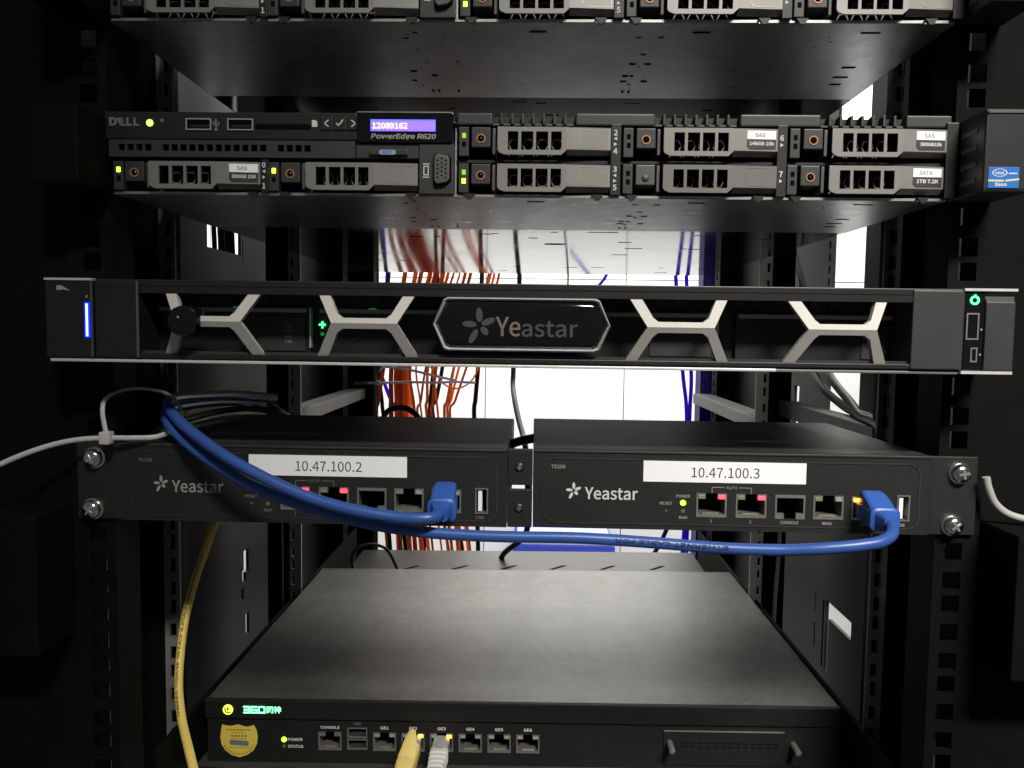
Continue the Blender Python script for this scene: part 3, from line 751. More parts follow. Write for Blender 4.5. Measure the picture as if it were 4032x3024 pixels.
# badge
hexo = [(-44.2, 87.8), (-38.9, 100.2), (-36.6, 101.2), (36.4, 101.2), (38.6, 100.2), (43.9, 87.8), (38.6, 75.6), (36.4, 74.6), (-36.6, 74.6), (-38.9, 75.6)]
def scaleo(pts, a, b): return [(-0.15 + (p[0] + .15) * a, 87.9 + (p[1] - 87.9) * b) for p in pts]
MB().prism(scaleo(hexo, .97, .95), -32, -24).build('badge_body', 'plastic', bezel)
rim = []; m = MB()
o1 = hexo; o2 = scaleo(hexo, .962, .88)
ys_ = -34.2
n = len(hexo)
vs_ = [(p[0], -31, p[1]) for p in o1] + [((p[0] + q[0]) / 2, ys_, (p[1] + q[1]) / 2) for p, q in zip(o1, o2)] + [(q[0], -32.6, q[1]) for q in o2]
fs_ = []
for i in range(n):
    j = (i + 1) % n
    fs_ += [(i, j, j + n, i + n), (i + n, j + n, j + 2 * n, i + 2 * n)]
m.add(vs_, fs_).build('badge_rim', 'silver', bezel)
d0 = scaleo(hexo, .958, .87); d1 = scaleo(hexo, .940, .80); d2 = scaleo(hexo, .90, .68); d3 = scaleo(hexo, .80, .5)
m = MB(); lv = [(d0, -32.3), (d1, -33.5), (d2, -34.1), (d3, -34.3)]
vs_ = []; fs_ = []
for (dd, yy_) in lv: vs_ += [(p[0], yy_, p[1]) for p in dd]
for a in range(3):
    for i in range(n): j = (i + 1) % n; fs_.append((a * n + i, a * n + j, (a + 1) * n + j, (a + 1) * n + i))
fs_.append(tuple(range(3 * n, 4 * n)))
m.add(vs_, fs_).build('badge_dome', 'gloss', bezel, smooth=True)
petals(MB(), -20.6, 87.6, 8.2, -34.65, -34.45).build('flower_mark', 'logo_metal', bezel)
text('Ye', -6.6, 86.9, -34.45, h=9.6, wd=12.2, m='logo_warm', parent=bezel, bold=.01)
text('astar', 13.8, 86.0, -34.45, h=8.0, wd=27.6, m='logo_metal', parent=bezel, bold=.01)
# ears
le = MB().box(-239.6, -215.2, -31, -0.5, 68.4, 107.2).build('mounting_ear', 'plastic', yb, bevel=1.0)
MB().box(-239.6, -215.4, -31.6, -2, 107.25, 108.4).build('ear_trim', 'silver', le)
MB().box(-216.0, -215.3, -31.7, -31.05, 69, 107).build('ear_trim', 'plastic_grey', le)
MB().prism([(-233.5, 104.6), (-231, 104.6), (-226.5, 102.0), (-230, 102.6), (-233.5, 102.2)], -31.15, -31.02).build('ear_mark', 'print_grey', le)
MB().box(-219.3, -217.0, -31.5, -31.02, 78.8, 96.2).build('status_bar', 'led_blue', le, bevel=.1)
MB().box(-218.7, -217.6, -31.7, -31.52, 79.3, 95.7).build('status_bar_core', 'led_blue_core', le)
MB().disc(-218.2, 99.3, .8, -31.2, -31.02, 8).build('ear_mark', 'print_dim', le)
re = MB().box(216.2, 225.6, -30.4, -0.5, 68.4, 107.2).build('mounting_ear', 'gloss', yb, bevel=.4)
MB().box(225.8, 240.0, -31.5, -0.5, 68.4, 102.6).build('ear_block', 'plastic_mid', re, bevel=1)
MB().prism([(225.8, 104.8), (240, 104.8), (240, 102.7), (226.6, 102.7)], -29.5, -2).build('ear_step', 'plastic_grey', re)
MB().box(215.0, 240.4, -31.8, -2, 107.25, 108.5).build('ear_trim', 'silver', re)
MB().box(215.0, 239.6, -31.8, -2, 66.9, 68.3).build('ear_trim', 'silver', re)
m = MB().ringp(220.5, 102.8, 2.2, 1.35, -30.9, -30.5, 24); m.build('power_ring', 'led_green', re)
MB().box(220.15, 220.85, -31.1, -30.95, 104.0, 105.6).build('power_ring', 'led_green', re)
usb_h(216.9, 223.0, 83.6, 96.6, -30.4, re, vertical=True, tongue='plastic_mid')
usb_h(219.6, 222.9, 72.6, 79.8, -30.4, re, name='micro_usb_port', vertical=True, tongue='plastic')
MB().disc(224.4, 88.6, .5, -30.6, -30.42, 8).build('port_symbol', 'print_grey', re)
MB().disc(224.4, 76.4, .5, -30.6, -30.42, 8).build('port_symbol', 'print_grey', re)

# ------------------------------------------------------------------ the two voice gateways
def rj45(x0, x1, z0, z1, y, root, up=True, l_led=None, r_led=None, name='network_port', depth=11, pins=True):
    p = MB(); fw = 0.9; iw = (x1 - x0)
    # shell face
    p.box(x0, x0 + fw, y - .35, y + depth, z0, z1); p.box(x1 - fw, x1, y - .35, y + depth, z0, z1)
    nz = 3.0                                  # notch block height
    nx = iw * .30
    if up:
        p.box(x0 + fw, x1 - fw, y - .35, y + depth, z0, z0 + 1.6)
        p.box(x0 + fw, x0 + nx, y - .3, y + 2, z1 - nz, z1 - .9); p.box(x1 - nx, x1 - fw, y - .3, y + 2, z1 - nz, z1 - .9)
        p.box(x0 + fw, x0 + nx, y - .35, y + depth, z1 - .88, z1); p.box(x1 - nx, x1 - fw, y - .35, y + depth, z1 - .88, z1)
    else:
        p.box(x0 + fw, x1 - fw, y - .35, y + depth, z1 - 1.6, z1)
        p.box(x0 + fw, x0 + nx, y - .35, y + 2, z0, z0 + nz); p.box(x1 - nx, x1 - fw, y - .35, y + 2, z0, z0 + nz)
    po = p.build(name, 'port_metal', root)
    MB().box(x0 + .1, x1 - .1, y + depth - .5, y + depth + .5, z0 + .1, z1 - .1).build('socket_back', 'void', po)
    if up:
        MB().box(x0 + nx, x1 - nx, y + 2.2, y + depth - 1, z1 - .7, z1 - .1).build('socket_roof', 'void', po)
        if l_led: MB().box(x0 + 1.0, x0 + nx - .4, y - .75, y - .3, z1 - 2.9, z1 - .95).build('port_light', l_led, po, bevel=.2)
        if r_led: MB().box(x1 - nx + .4, x1 - 1.0, y - .75, y - .3, z1 - 2.9, z1 - .95).build('port_light', r_led, po, bevel=.2)
        if pins:
            m = MB(); c = (x0 + x1) / 2
            for q in range(8): m.box(c - 3.9 + 1.05 * q, c - 3.4 + 1.05 * q, y + 1.2, y + 1.8, z0 + 1.75, z0 + 2.3)
            m.build('contact_pins', 'gold', po)
    return po

def gateway(x0, dz, label, ip, tagtext_m, ear, left_unit=False):
    """x0 = left edge of the housing"""
    g = thing('voice_gateway', (x0 + 105, 70, -21 + dz), label, 'gateway')
    W = 210.3
    zt, zb_ = 22.0 + dz, -20.6 + dz
    # housing: open-fronted shell
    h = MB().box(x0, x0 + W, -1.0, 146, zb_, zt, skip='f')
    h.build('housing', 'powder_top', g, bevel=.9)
    ports = [(87.4, 103.5, -13.2, -0.3), (108.4, 124.6, -13.2, -0.4), (129.2, 145.1, -13.4, -0.4), (149.4, 165.3, -13.2, -0.4), (169.6, 185.6, -13.2, -0.5)]
    holes = [(x0 + a, x0 + b, c + dz, d + dz) for a, b, c, d in ports] + [(x0 + 193.2, x0 + 200.1, -13.4 + dz, 0.6 + dz)]
    fp = MB(); plate_xz(fp, (x0, x0 + W, zb_, zt), holes, -3.0, -1.05)
    face = fp.build('front_panel', 'powder', g)
    # raised step line round the panel
    fx0, fx1, fz0, fz1, r = x0 + 5.6, x0 + 204.8, -17.6 + dz, 17.2 + dz, 5
    loop = [(fx0 + r, fz0), (fx1 - r, fz0), (fx1 - 1.5, fz0 + 1.5), (fx1, fz0 + r), (fx1, fz1 - r), (fx1 - 1.5, fz1 - 1.5), (fx1 - r, fz1), (fx0 + r, fz1), (fx0 + 1.5, fz1 - 1.5), (fx0, fz1 - r), (fx0, fz0 + r), (fx0 + 1.5, fz0 + 1.5), (fx0 + r, fz0)]
    MB().stroke(loop, .75, -3.35, -3.02).build('panel_ridge', 'powder_top', face)
    MB().box(x0 + .3, x0 + W - .3, -3.6, -1.2, zt - 1.6, zt - .2).build('top_ridge', 'powder_top', face, bevel=.4)
    rl = 'led_red'
    rj45(*[x0 + v for v in ports[0][:2]], *[v + dz for v in ports[0][2:]], -3, g, l_led='led_off_amber', r_led=rl)
    rj45(*[x0 + v for v in ports[1][:2]], *[v + dz for v in ports[1][2:]], -3, g, l_led='led_off_amber', r_led=rl)
    rj45(*[x0 + v for v in ports[2][:2]], *[v + dz for v in ports[2][2:]], -3, g, up=False, name='console_port')
    rj45(*[x0 + v for v in ports[3][:2]], *[v + dz for v in ports[3][2:]], -3, g, l_led='led_off_amber', r_led='led_off_grey')
    rj45(*[x0 + v for v in ports[4][:2]], *[v + dz for v in ports[4][2:]], -3, g, l_led='led_amber' if not left_unit else 'led_off_amber', r_led='led_off_grey')
    usb_h(x0 + 193.2, x0 + 200.1, -13.4 + dz, 0.6 + dz, -3, g, vertical=True, tongue='paper')
    T = lambda s, x, z_, h_, **k: text(s, x0 + x, z_ + dz, -3.02, h=h_, parent=face, **k)
    T('TE200', 13.3, 12.7, 2.0, m='print_grey' if not left_unit else 'print_dim', wd=7.6)
    petals(MB(), x0 + 21.9, 0.0 + dz, 4.1, -3.12, -3.02).build('flower_mark', tagtext_m, face)
    T('Yeastar', 41.9, -1.5, 6.6, wd=28.4, m=tagtext_m, bold=.012)
    pm = 'print_grey' if not left_unit else 'print_dim'  # same print, darker copy on the left unit: its shade is in the colour
    T('POWER', 80.3, -2.1, 1.55, wd=7.4, m=pm); T('RESET', 71.3, -6.1, 1.55, wd=6.6, m=pm); T('RUN', 80.5, -13.7, 1.55, wd=4.3, m=pm)
    T('1', 95.5, -15.2, 1.5, m=pm); T('2', 116.4, -15.3, 1.5, m=pm); T('CONSOLE', 137.0, -15.3, 1.6, wd=9.8, m=pm); T('WAN', 156.8, -15.4, 1.6, wd=4.9, m=pm); T('LAN', 176.8, -15.4, 1.6, wd=4.6, m=pm); T('USB', 195.8, -15.5, 1.6, wd=4.2, m=pm)
    T('E1/T1', 106.1, 2.8, 1.6, wd=5.4, m=pm)
    m = MB().stroke([(x0 + 95.6, -0.1 + dz), (x0 + 95.6, 3.0 + dz), (x0 + 102.2, 3.0 + dz)], .3, -3.1, -3.02); m.stroke([(x0 + 110.0, 2.9 + dz), (x0 + 116.4, 2.9 + dz), (x0 + 116.4, -0.2 + dz)], .3, -3.1, -3.02)
    m.build('bracket_line', pm, face)
    MB().disc(x0 + 80.3, -5.7 + dz, 1.45, -3.5, -3.02, 18).build('power_light', 'led_lime', face)
    MB().disc(x0 + 80.4, -10.1 + dz, 1.1, -3.3, -3.02, 16).build('run_light', 'led_off_green', face)
    MB().disc(x0 + 71.5, -10.1 + dz, .8, -3.15, -3.02, 12).build('reset_hole', 'plastic_grey', face)
    # paper address label
    lx0, lx1 = (58.8, 145.0) if not left_unit else (70.2, 156.2)
    MB().box(x0 + lx0, x0 + lx1, -3.32, -3.04, 5.5 + dz, 17.3 + dz).build('address_label', 'paper', face)
    cx = 102.4 if not left_unit else 113.7
    text(ip, x0 + cx, 10.9 + dz, -3.34, h=5.4, wd=36.0, m='ink', parent=face, bold=.0)
    # rack ear
    e0, e1 = ear
    MB().box(e0, e1, -2.6, -0.3, zb_ + .2, zt - .3).build('mounting_ear', 'powder', g, bevel=.5)
    return g
gateway(-217.3, -0.4, 'left voice gateway with paper label 10.47.100.2', '10.47.100.2', 'print_grey', (-242, -217.5), left_unit=True)  # logo print also takes a darker copy for the shade on this side
gateway(7.0, 0.0, 'right voice gateway with paper label 10.47.100.3', '10.47.100.3', 'print_white', (217.5, 242))

# link plate between the gateways
lk = thing('joining_bracket', (0, 0, -20.8), 'black joining plate with two small screws between the two gateways', 'bracket')
MB().box(-6.7, 6.6, -3.4, -0.5, 2.2, 21.8).build('bracket_plate', 'powder', lk, bevel=.6)
MB().box(-6.7, 6.6, -3.4, -0.5, -20.8, 0.0).build('bracket_plate', 'powder', lk, bevel=.6)
MB().box(-6.6, -5.2, -3.0, -0.6, 0.02, 2.18).build('bracket_web', 'powder', lk); MB().box(5.1, 6.5, -3.0, -0.6, 0.02, 2.18).build('bracket_web', 'powder', lk)
for zc in (11.9, -10.2):
    s = MB().lathe(-.5, zc, [(2.5, -3.42), (2.4, -3.9), (1.6, -4.4), (0, -4.6)], 20).build('bracket_screw', 'plastic', lk, smooth=True)
    MB().box(-1.9, .9, -4.68, -4.3, zc - .35, zc + .35).box(-.85, -.15, -4.69, -4.31, zc - 1.4, zc + 1.4).build('screw_recess', 'pan_lip', s)

# rack screws
def screw(x, z, label, rot):
    o = thing('rack_screw', (x, -2.6, z - 5.5), label, 'screw', 'screws holding the gateway ears')
    MB().lathe(x, z, [(5.9, -2.7), (5.9, -3.3), (5.0, -3.5)], 30).build('washer', 'chrome', o, smooth=True)
    MB().lathe(x, z, [(5.0, -3.4), (5.15, -4.6), (4.8, -6.0), (3.9, -7.1), (2.4, -7.8), (0.0, -8.1)], 30).build('screw_head', 'chrome', o, smooth=True)
    m = MB()
    for a in (rot, rot + 90):
        t = math.radians(a); d = Vector((math.cos(t), math.sin(t))); n_ = Vector((-d[1], d[0]))
        L_, w_ = 2.7, .55
        m.prism([(x + d[0] * L_ + n_[0] * w_, z + d[1] * L_ + n_[1] * w_), (x + d[0] * L_ - n_[0] * w_, z + d[1] * L_ - n_[1] * w_), (x - d[0] * L_ - n_[0] * w_, z - d[1] * L_ - n_[1] * w_), (x - d[0] * L_ + n_[0] * w_, z - d[1] * L_ + n_[1] * w_)], -8.13 - a * .0005, -7.0)
    m.build('cross_recess', 'pan_front', o)
screw(-231.9, 13.0, 'upper of the two chrome cross-head screws beside the left gateway', 30)
screw(-233.4, -15.2, 'lower of the two chrome cross-head screws beside the left gateway', 55)
screw(232.4, 13.2, 'upper of the two chrome cross-head screws beside the right gateway', 10)
screw(229.8, -14.8, 'lower of the two chrome cross-head screws beside the right gateway', 35)

# ------------------------------------------------------------------ shelf and firewall box
TILT = -0.0119
shf = thing('rack_shelf', (0, 300, -217), 'grey metal rack shelf with side walls under the firewall box', 'shelf')
m = MB()
plate_sl = [(-145, 560), (-83, 563), (-21, 565), (42, 567), (105, 568), (168, 569)]
m.box(-223, 225, 100, 640, -217, -215.6)
m.build('shelf_floor', 'shelf', shf)
for (sx_, sy_) in plate_sl:
    MB().sheet([(sx_ - 9, sy_ - 4, -215.5), (sx_ - 3, sy_ - 4, -215.5), (sx_ + 9, sy_ + 5, -215.5), (sx_ + 3, sy_ + 5, -215.5)], 0.0).build('shelf_slot', 'void', shf) if 0 else \
        MB().add([(sx_ - 12, sy_ - 8, -215.45), (sx_ - 6, sy_ - 9, -215.45), (sx_ + 12, sy_ + 8, -215.45), (sx_ + 6, sy_ + 9, -215.45)], [(0, 1, 2, 3)]).build('shelf_slot', 'void', shf)
MB().box(-226, -223.05, 44, 600, -217, -175.5).build('shelf_side', 'rack', shf, bevel=.6)
MB().box(225.05, 228, 44, 600, -217, -175.5).build('shelf_side', 'rack', shf, bevel=.6)
shf.rotation_euler.y = TILT

fw = thing('firewall_box', (0, 255, -215.4), 'flat grey firewall box with green lit logo and yellow shield sticker', 'firewall')
MB().box(-217, 219, 106, 408, -215.3, -170.5, skip='f').build('cover', 'fw_top', fw, bevel=.8)
MB().box(-218, 220, 103.0, 106.5, -184.0, -170.7).build('front_hood', 'fw_front', fw, bevel=.8)
pts_ = [(-139.0, -123.0), (-100.8, -84.8), (-81.0, -65.0), (-61.2, -45.2), (-41.3, -25.3), (-21.3, -5.3), (-1.5, 14.5)]
holes = [(a, b, -206.1, -193.1) for a, b in pts_] + [(-119, -104.6, -205.6, -189.5)]
fpm = MB(); plate_xz(fpm, (-216.8, 218.8, -215.2, -184.1), holes, 104.6, 106.2)
ff = fpm.build('front_panel', 'fw_front', fw)
for i, (a, b) in enumerate(pts_):
    ll = 'led_off_grey'
    rj45(a, b, -206.1, -193.1, 104.6, fw, l_led=None if i == 0 else ll, r_led=None if i == 0 else ('led_amber' if i in (2, 3) else ll), name='console_port' if i == 0 else 'network_port')
for za in (-205.4, -197.2):
    u = MB().frame(-118.8, -104.8, za, za + 7.4, .7, 104.1, 114).build('usb_port', 'port_metal', fw)
    MB().box(-118, -105.6, 112, 113.4, za + .8, za + 6.6).build('socket_back', 'void', u)
    MB().box(-117, -106.6, 105.5, 111.8, za + 1.6, za + 2.8).build('contact_tongue', 'plastic_mid', u)
Tf = lambda s, x, z_, h_, wd_, mm='print_bright', **k: text(s, x, z_, 104.58, h=h_, wd=wd_, m=mm, parent=ff, bold=.015, **k)
Tf('CONSOLE', -130.8, -189.9, 1.9, 13.4); Tf('USB', -111.9, -187.0, 1.8, 5.2, 'print_dim')
for i in range(6): Tf('GE%d' % (i + 1), -92.8 + 19.86 * i, -189.7, 2.1, 5.6)
Tf('POWER', -155.3, -199.0, 2.1, 10.4); Tf('STATUS', -155.1, -203.9, 2.1, 10.8)
MB().disc(-163.1, -199.0, 1.75, 104.2, 104.59, 18).build('power_light', 'led_lime', ff)
MB().disc(-163.1, -203.9, 1.3, 104.3, 104.59, 16).build('status_light', 'led_off_green', ff)
hood = [o for o in fw.children if o.name.startswith('front_hood')][0]
lg = MB().disc(-201.4, -177.3, 3.5, 102.4, 103, 26).build('logo_light', 'led_yellowgreen', hood)
m = MB().stroke([(-203.6, -176.4), (-203.0, -178.6), (-201.2, -179.6), (-199.4, -178.8)], .8, 102.2, 102.38); m.box(-201.7, -201.0, 102.2, 102.38, -178.2, -175.2); m.box(-202.9, -199.8, 102.19, 102.37, -177.0, -176.3)
m.build('logo_mark', 'led_off_green', lg)
# squared numerals
def sq(mb, s, x, z, w_, h_, t):
    A = {'3': [((0, 1), (1, 1), (1, 0), (0, 0)), ((.1, .5), (1, .5))], '6': [((1, 1), (0, 1), (0, 0), (1, 0), (1, .5), (0, .5))], '0': [((0, 0), (0, 1), (1, 1), (1, 0), (0, 0))]}
    for st_ in A[s]: mb.stroke([(x + p[0] * w_, z + p[1] * h_) for p in st_], t, 102.3, 102.98)
m = MB()
for i, ch in enumerate('360'): sq(m, ch, -190.4 + 5.35 * i, -179.2, 3.9, 4.1, .72)
m.build('lit_lettering', 'led_green_text', hood)
text('网神', -169.4, -177.1, 102.98, h=5.0, wd=9.9, m='led_green_text', parent=hood, bold=.012, name='lit_lettering')
# shield sticker
shp = [(-206.4, -188.9), (-203.6, -189.6), (-201.0, -189.9), (-198.6, -189.6), (-195.4, -188.6), (-192.0, -189.8), (-189.0, -190.3), (-186.6, -189.8), (-184.2, -189.0), (-182.2, -192.6), (-181.6, -197.5), (-182.2, -202.5), (-184.6, -207.0), (-189.0, -210.4), (-194.6, -212.3), (-200.2, -210.8), (-204.6, -207.4), (-207.2, -203), (-207.9, -198), (-207.2, -193)]
sd = MB().prism(shp, 104.35, 104.58).build('shield_sticker', 'shield', ff)
m = MB()
def dots(n_, xa, xb, zc, s_, fn=None):
    for q in range(n_):
        xx = xa + (xb - xa) * q / (n_ - 1); zz_ = zc + (fn(xx) if fn else 0)
        m.box(xx - s_ * .42, xx - s_ * .1, 104.26, 104.34, zz_ - s_ * .5, zz_ + s_ * .5); m.box(xx - s_ * .1, xx + s_ * .42, 104.25, 104.33, zz_ - s_ * .15, zz_ + s_ * .25); m.box(xx - s_ * .1, xx + s_ * .35, 104.255, 104.335, zz_ - s_ * .5, zz_ - s_ * .3)
dots(13, -202.6, -186.8, -192.5, 1.0); dots(6, -198, -191.4, -194.4, .8); dots(5, -199.4, -190.0, -196.8, 1.6); dots(9, -199.5, -190, -198.7, .7); dots(10, -202, -187.4, -205.2, .8)
for q in range(13):
    a = math.radians(205 + 130 * q / 12 * 1.0); xx, zz_ = -194.8 + 10.8 * math.cos(a), -200.2 + 10.0 * math.sin(a)
    m.box(xx - .55, xx - .15, 104.26, 104.34, zz_ - .6, zz_ + .6); m.box(xx - .15, xx + .55, 104.25, 104.33, zz_ - .1, zz_ + .4)
m.build('sticker_print', 'shield_ink', ff)
MB().prism([(-201.4, -200.2), (-200.6, -199.6), (-188.8, -200.4), (-187.8, -201.2), (-188.0, -203.4), (-189.0, -204.0), (-200.6, -203.2), (-201.4, -202.4)], 104.22, 104.34).build('sticker_bar', 'holo', ff)
# blank expansion plate with thumb screws
ep = MB(); hs = []
for r_ in range(2):
    for q in range(13):
        xa = 112.0 + 5.15 * q; hs.append((xa, xa + 3.4, -197.8 - 2.6 * r_, -196.4 - 2.6 * r_))
plate_xz(ep, (99.6, 194.5, -212.2, -188.7), hs, 103.6, 104.55)
epo = ep.build('expansion_plate', 'fw_front', fw)
MB().box(99.6, 181.5, 103.2, 104.5, -188.6, -188.2).build('plate_edge', 'carrier', epo)
MB().box(100, 194, 104.7, 104.75, -200.5, -196).build('vent_back', 'void', epo) if 0 else None
for xc in (103.6, 187.6):
    MB().lathe(xc, -196.6, [(2.2, 103.6), (2.2, 92.6), (1.9, 92.0), (0, 91.6)], 18).build('thumb_screw', 'port_metal', epo, smooth=True)
fw.rotation_euler.y = TILT

# ------------------------------------------------------------------ cables
def cable(name, path, r, m, label, cat='cable', group=None, n=12, flat=1.0, sub=8):
    return MB().tube(path, r, n=n, sub=sub, flat=flat).build(name, m, None, smooth=True, label=label, cat=cat, group=group)

def patch_cable(label, port, path, r, cm, bm, group, hood=True, clear_tip=False, print_at=None):
    px, pz = port
    t = thing('patch_cable', (px, -20, pz - 8), label, 'patch cable', group)
    MB().tube([Vector(p) for p in path], r, n=14, sub=8).build('cable_jacket', cm, t, smooth=True)
    return t

# blue cable in the right gateway
A = [(184.6, -27, -7.4), (184.0, -34, -8.6), (181.0, -41, -11.2), (174, -45.5, -13.6), (164, -46.5, -15.3), (152, -45.5, -17.0), (143.3, -44.0, -18.2), (126.9, -40.0, -20.2), (98.6, -36.0, -20.8), (64.6, -34.0, -19.3), (30.1, -33.0, -18.1), (-4.7, -33.0, -18.2), (-28.0, -33.0, -17.8), (-51.3, -33.0, -16.4), (-75.2, -31.0, -13.6), (-99.3, -29.0, -8.6), (-118.9, -27.0, -3.0), (-138.7, -25.0, 4.1), (-157.4, -20.0, 12.8), (-175.4, -12.0, 22.0), (-190.4, -2.0, 30.9), (-199.5, 12.0, 35.6), (-205, 30, 37), (-207, 70, 36), (-204, 120, 33), (-196, 170, 27)]
B = [(-39.4, -27, -6.8), (-40.0, -34, -7.4), (-43.0, -39.5, -7.8), (-50, -41, -7.9), (-59.5, -40.5, -7.6), (-77.9, -40.0, -5.2), (-96.9, -38.0, -1.4), (-116.0, -36.0, 4.8), (-135.7, -33.0, 13.1), (-151.7, -28.0, 20.2), (-170.2, -18.0, 28.8), (-185.4, -6.0, 36.0), (-197.4, 10.0, 41.5), (-203, 30, 43), (-204, 70, 41), (-200, 120, 38), (-190, 170, 32)]
def boot(t, px, pz, bm):
    MB().loft([((px, -1.5, pz - .6), 5.7, 3.9), ((px, -10, pz - .5), 5.7, 3.9)], 16, 8).build('plug', 'clear', t)
    b = MB().loft([((px, -8.5, pz - .4), 6.6, 5.2), ((px, -12, pz - .4), 6.9, 5.6), ((px, -16, pz - .5), 6.9, 5.6), ((px, -16.3, pz - .5), 6.3, 5.1), ((px, -17.6, pz - .5), 6.3, 5.1), ((px, -17.9, pz - .5), 6.9, 5.6), ((px, -19.6, pz - .5), 6.9, 5.6), ((px, -19.9, pz - .5), 6.3, 5.1), ((px, -21.2, pz - .5), 6.3, 5.1), ((px, -21.5, pz - .5), 7.2, 5.8), ((px, -25.5, pz - .7), 7.4, 6.0), ((px, -26.2, pz - .8), 5.6, 5.0), ((px, -29, pz - .9), 4.6, 4.4), ((px + .0, -33, pz - 1.4), 3.6, 3.5)], 20, 4.5).build('plug_boot', bm, t, smooth=True)
    # arched latch guard
    h = MB()
    prof = [(-5.5, 8.8), (-7.0, 10.0), (-9.5, 10.2), (-13, 9.2), (-17, 7.6), (-21, 5.6), (-24, 3.6)]
    vs_ = []; fs_ = []
    for (yy_, zz_) in prof:
        wv = 5.0 + 1.2 * min(1, (-5.5 - yy_) / 6)
        vs_ += [(px - wv, yy_, pz + zz_ - .4), (px - wv + 1.4, yy_, pz + zz_ + .6), (px + wv - 1.4, yy_, pz + zz_ + .6), (px + wv, yy_, pz + zz_ - .4), (px + wv, yy_ + .6, pz + 3.0), (px - wv, yy_ + .6, pz + 3.0)]
    for a in range(len(prof) - 1):
        for q in range(6):
            fs_.append((a * 6 + q, a * 6 + (q + 1) % 6, (a + 1) * 6 + (q + 1) % 6, (a + 1) * 6 + q))
    fs_ += [tuple(range(6)), tuple(range(len(prof) * 6 - 1, len(prof) * 6 - 7, -1))]
    h.add(vs_, fs_).build('latch_guard', bm, t, bevel=.5, smooth=True)
tA = patch_cable('long blue network cable hanging in a low arc from the right gateway', (184.6, -6.9), A, 2.95, 'cable_blue', 'boot_blue', 'blue network cables in the gateways')
boot(tA, 184.6, -6.9, 'boot_blue')
tB = patch_cable('shorter blue network cable plugged into the left gateway', (-39.6, -6.4), B, 2.95, 'cable_blue', 'boot_blue', 'blue network cables in the gateways')
boot(tB, -39.6, -6.4, 'boot_blue')
# faint printing on the long blue cable, upside down as it lies
def cable_print(txt, xa, xb, path, r, par, m, h, ang=35):
    vs0, fs0 = glyphs(txt, 0.01); xs = [p[0] for p in vs0]; zs = [p[1] for p in vs0]
    pts_ = sorted([Vector(p) for p in path if min(xa, xb) - 60 < p[0] < max(xa, xb) + 60], key=lambda p: p.x)
    def at(x):
        for a, b in zip(pts_, pts_[1:]):
            if a.x <= x <= b.x: return a.lerp(b, (x - a.x) / (b.x - a.x))
        return pts_[0] if x < pts_[0].x else pts_[-1]
    out = []
    for p in vs0:
        u = (p[0] - min(xs)) / (max(xs) - min(xs)); v = (p[1] - min(zs)) / (max(zs) - min(zs)) - .5
        c = at(xb + (xa - xb) * u)            # runs right to left: upside down
        t = math.radians(ang) - v * h / r
        out.append((c.x, c.y - math.cos(t) * (r + .12), c.z + math.sin(t) * (r + .12)))
    MB().add(out, fs0).build('cable_print', m, par, fix=False)
mat('print_blue', (0.008, 0.02, 0.09), 0.6)
mat('print_brown', (0.20, 0.13, 0.02), 0.6)
cable_print('ETHERNET CABLE FOR', 48, 103, A, 2.95, tA, 'print_blue', 1.9, 15)

# white cable tie round the blue cables
tie = [(-290, -40, 0), (-265.8, -30.0, 13.2), (-255.1, -24.0, 18.5), (-244.1, -18.0, 22.4), (-232.8, -14.0, 24.5), (-220.2, -11.0, 25.0), (-207.3, -8.0, 24.9), (-197.9, -4.0, 25.0), (-192.0, 4.0, 27.6), (-190.8, 12.0, 33.3), (-194.1, 16.0, 41.7), (-203.6, 18.0, 47.6), (-215.4, 14.0, 49.8), (-222.3, 4.0, 48.6), (-224.2, -5.0, 45.0), (-224.0, -8.5, 39.8), (-222.4, -10.0, 32.6), (-220.5, -11.0, 26.5)]
ct = thing('cable_tie', (-220.5, -11, 22), 'long white cable tie looped round the blue cables by the left post', 'cable tie')
MB().tube(tie, 1.35, n=10, sub=8, flat=.7).build('tie_strap', 'tie_white', ct, smooth=True)
MB().box(-223.4, -217.6, -14.4, -8.4, 21.8, 28.6).build('tie_head', 'tie_white', ct, bevel=1.0)

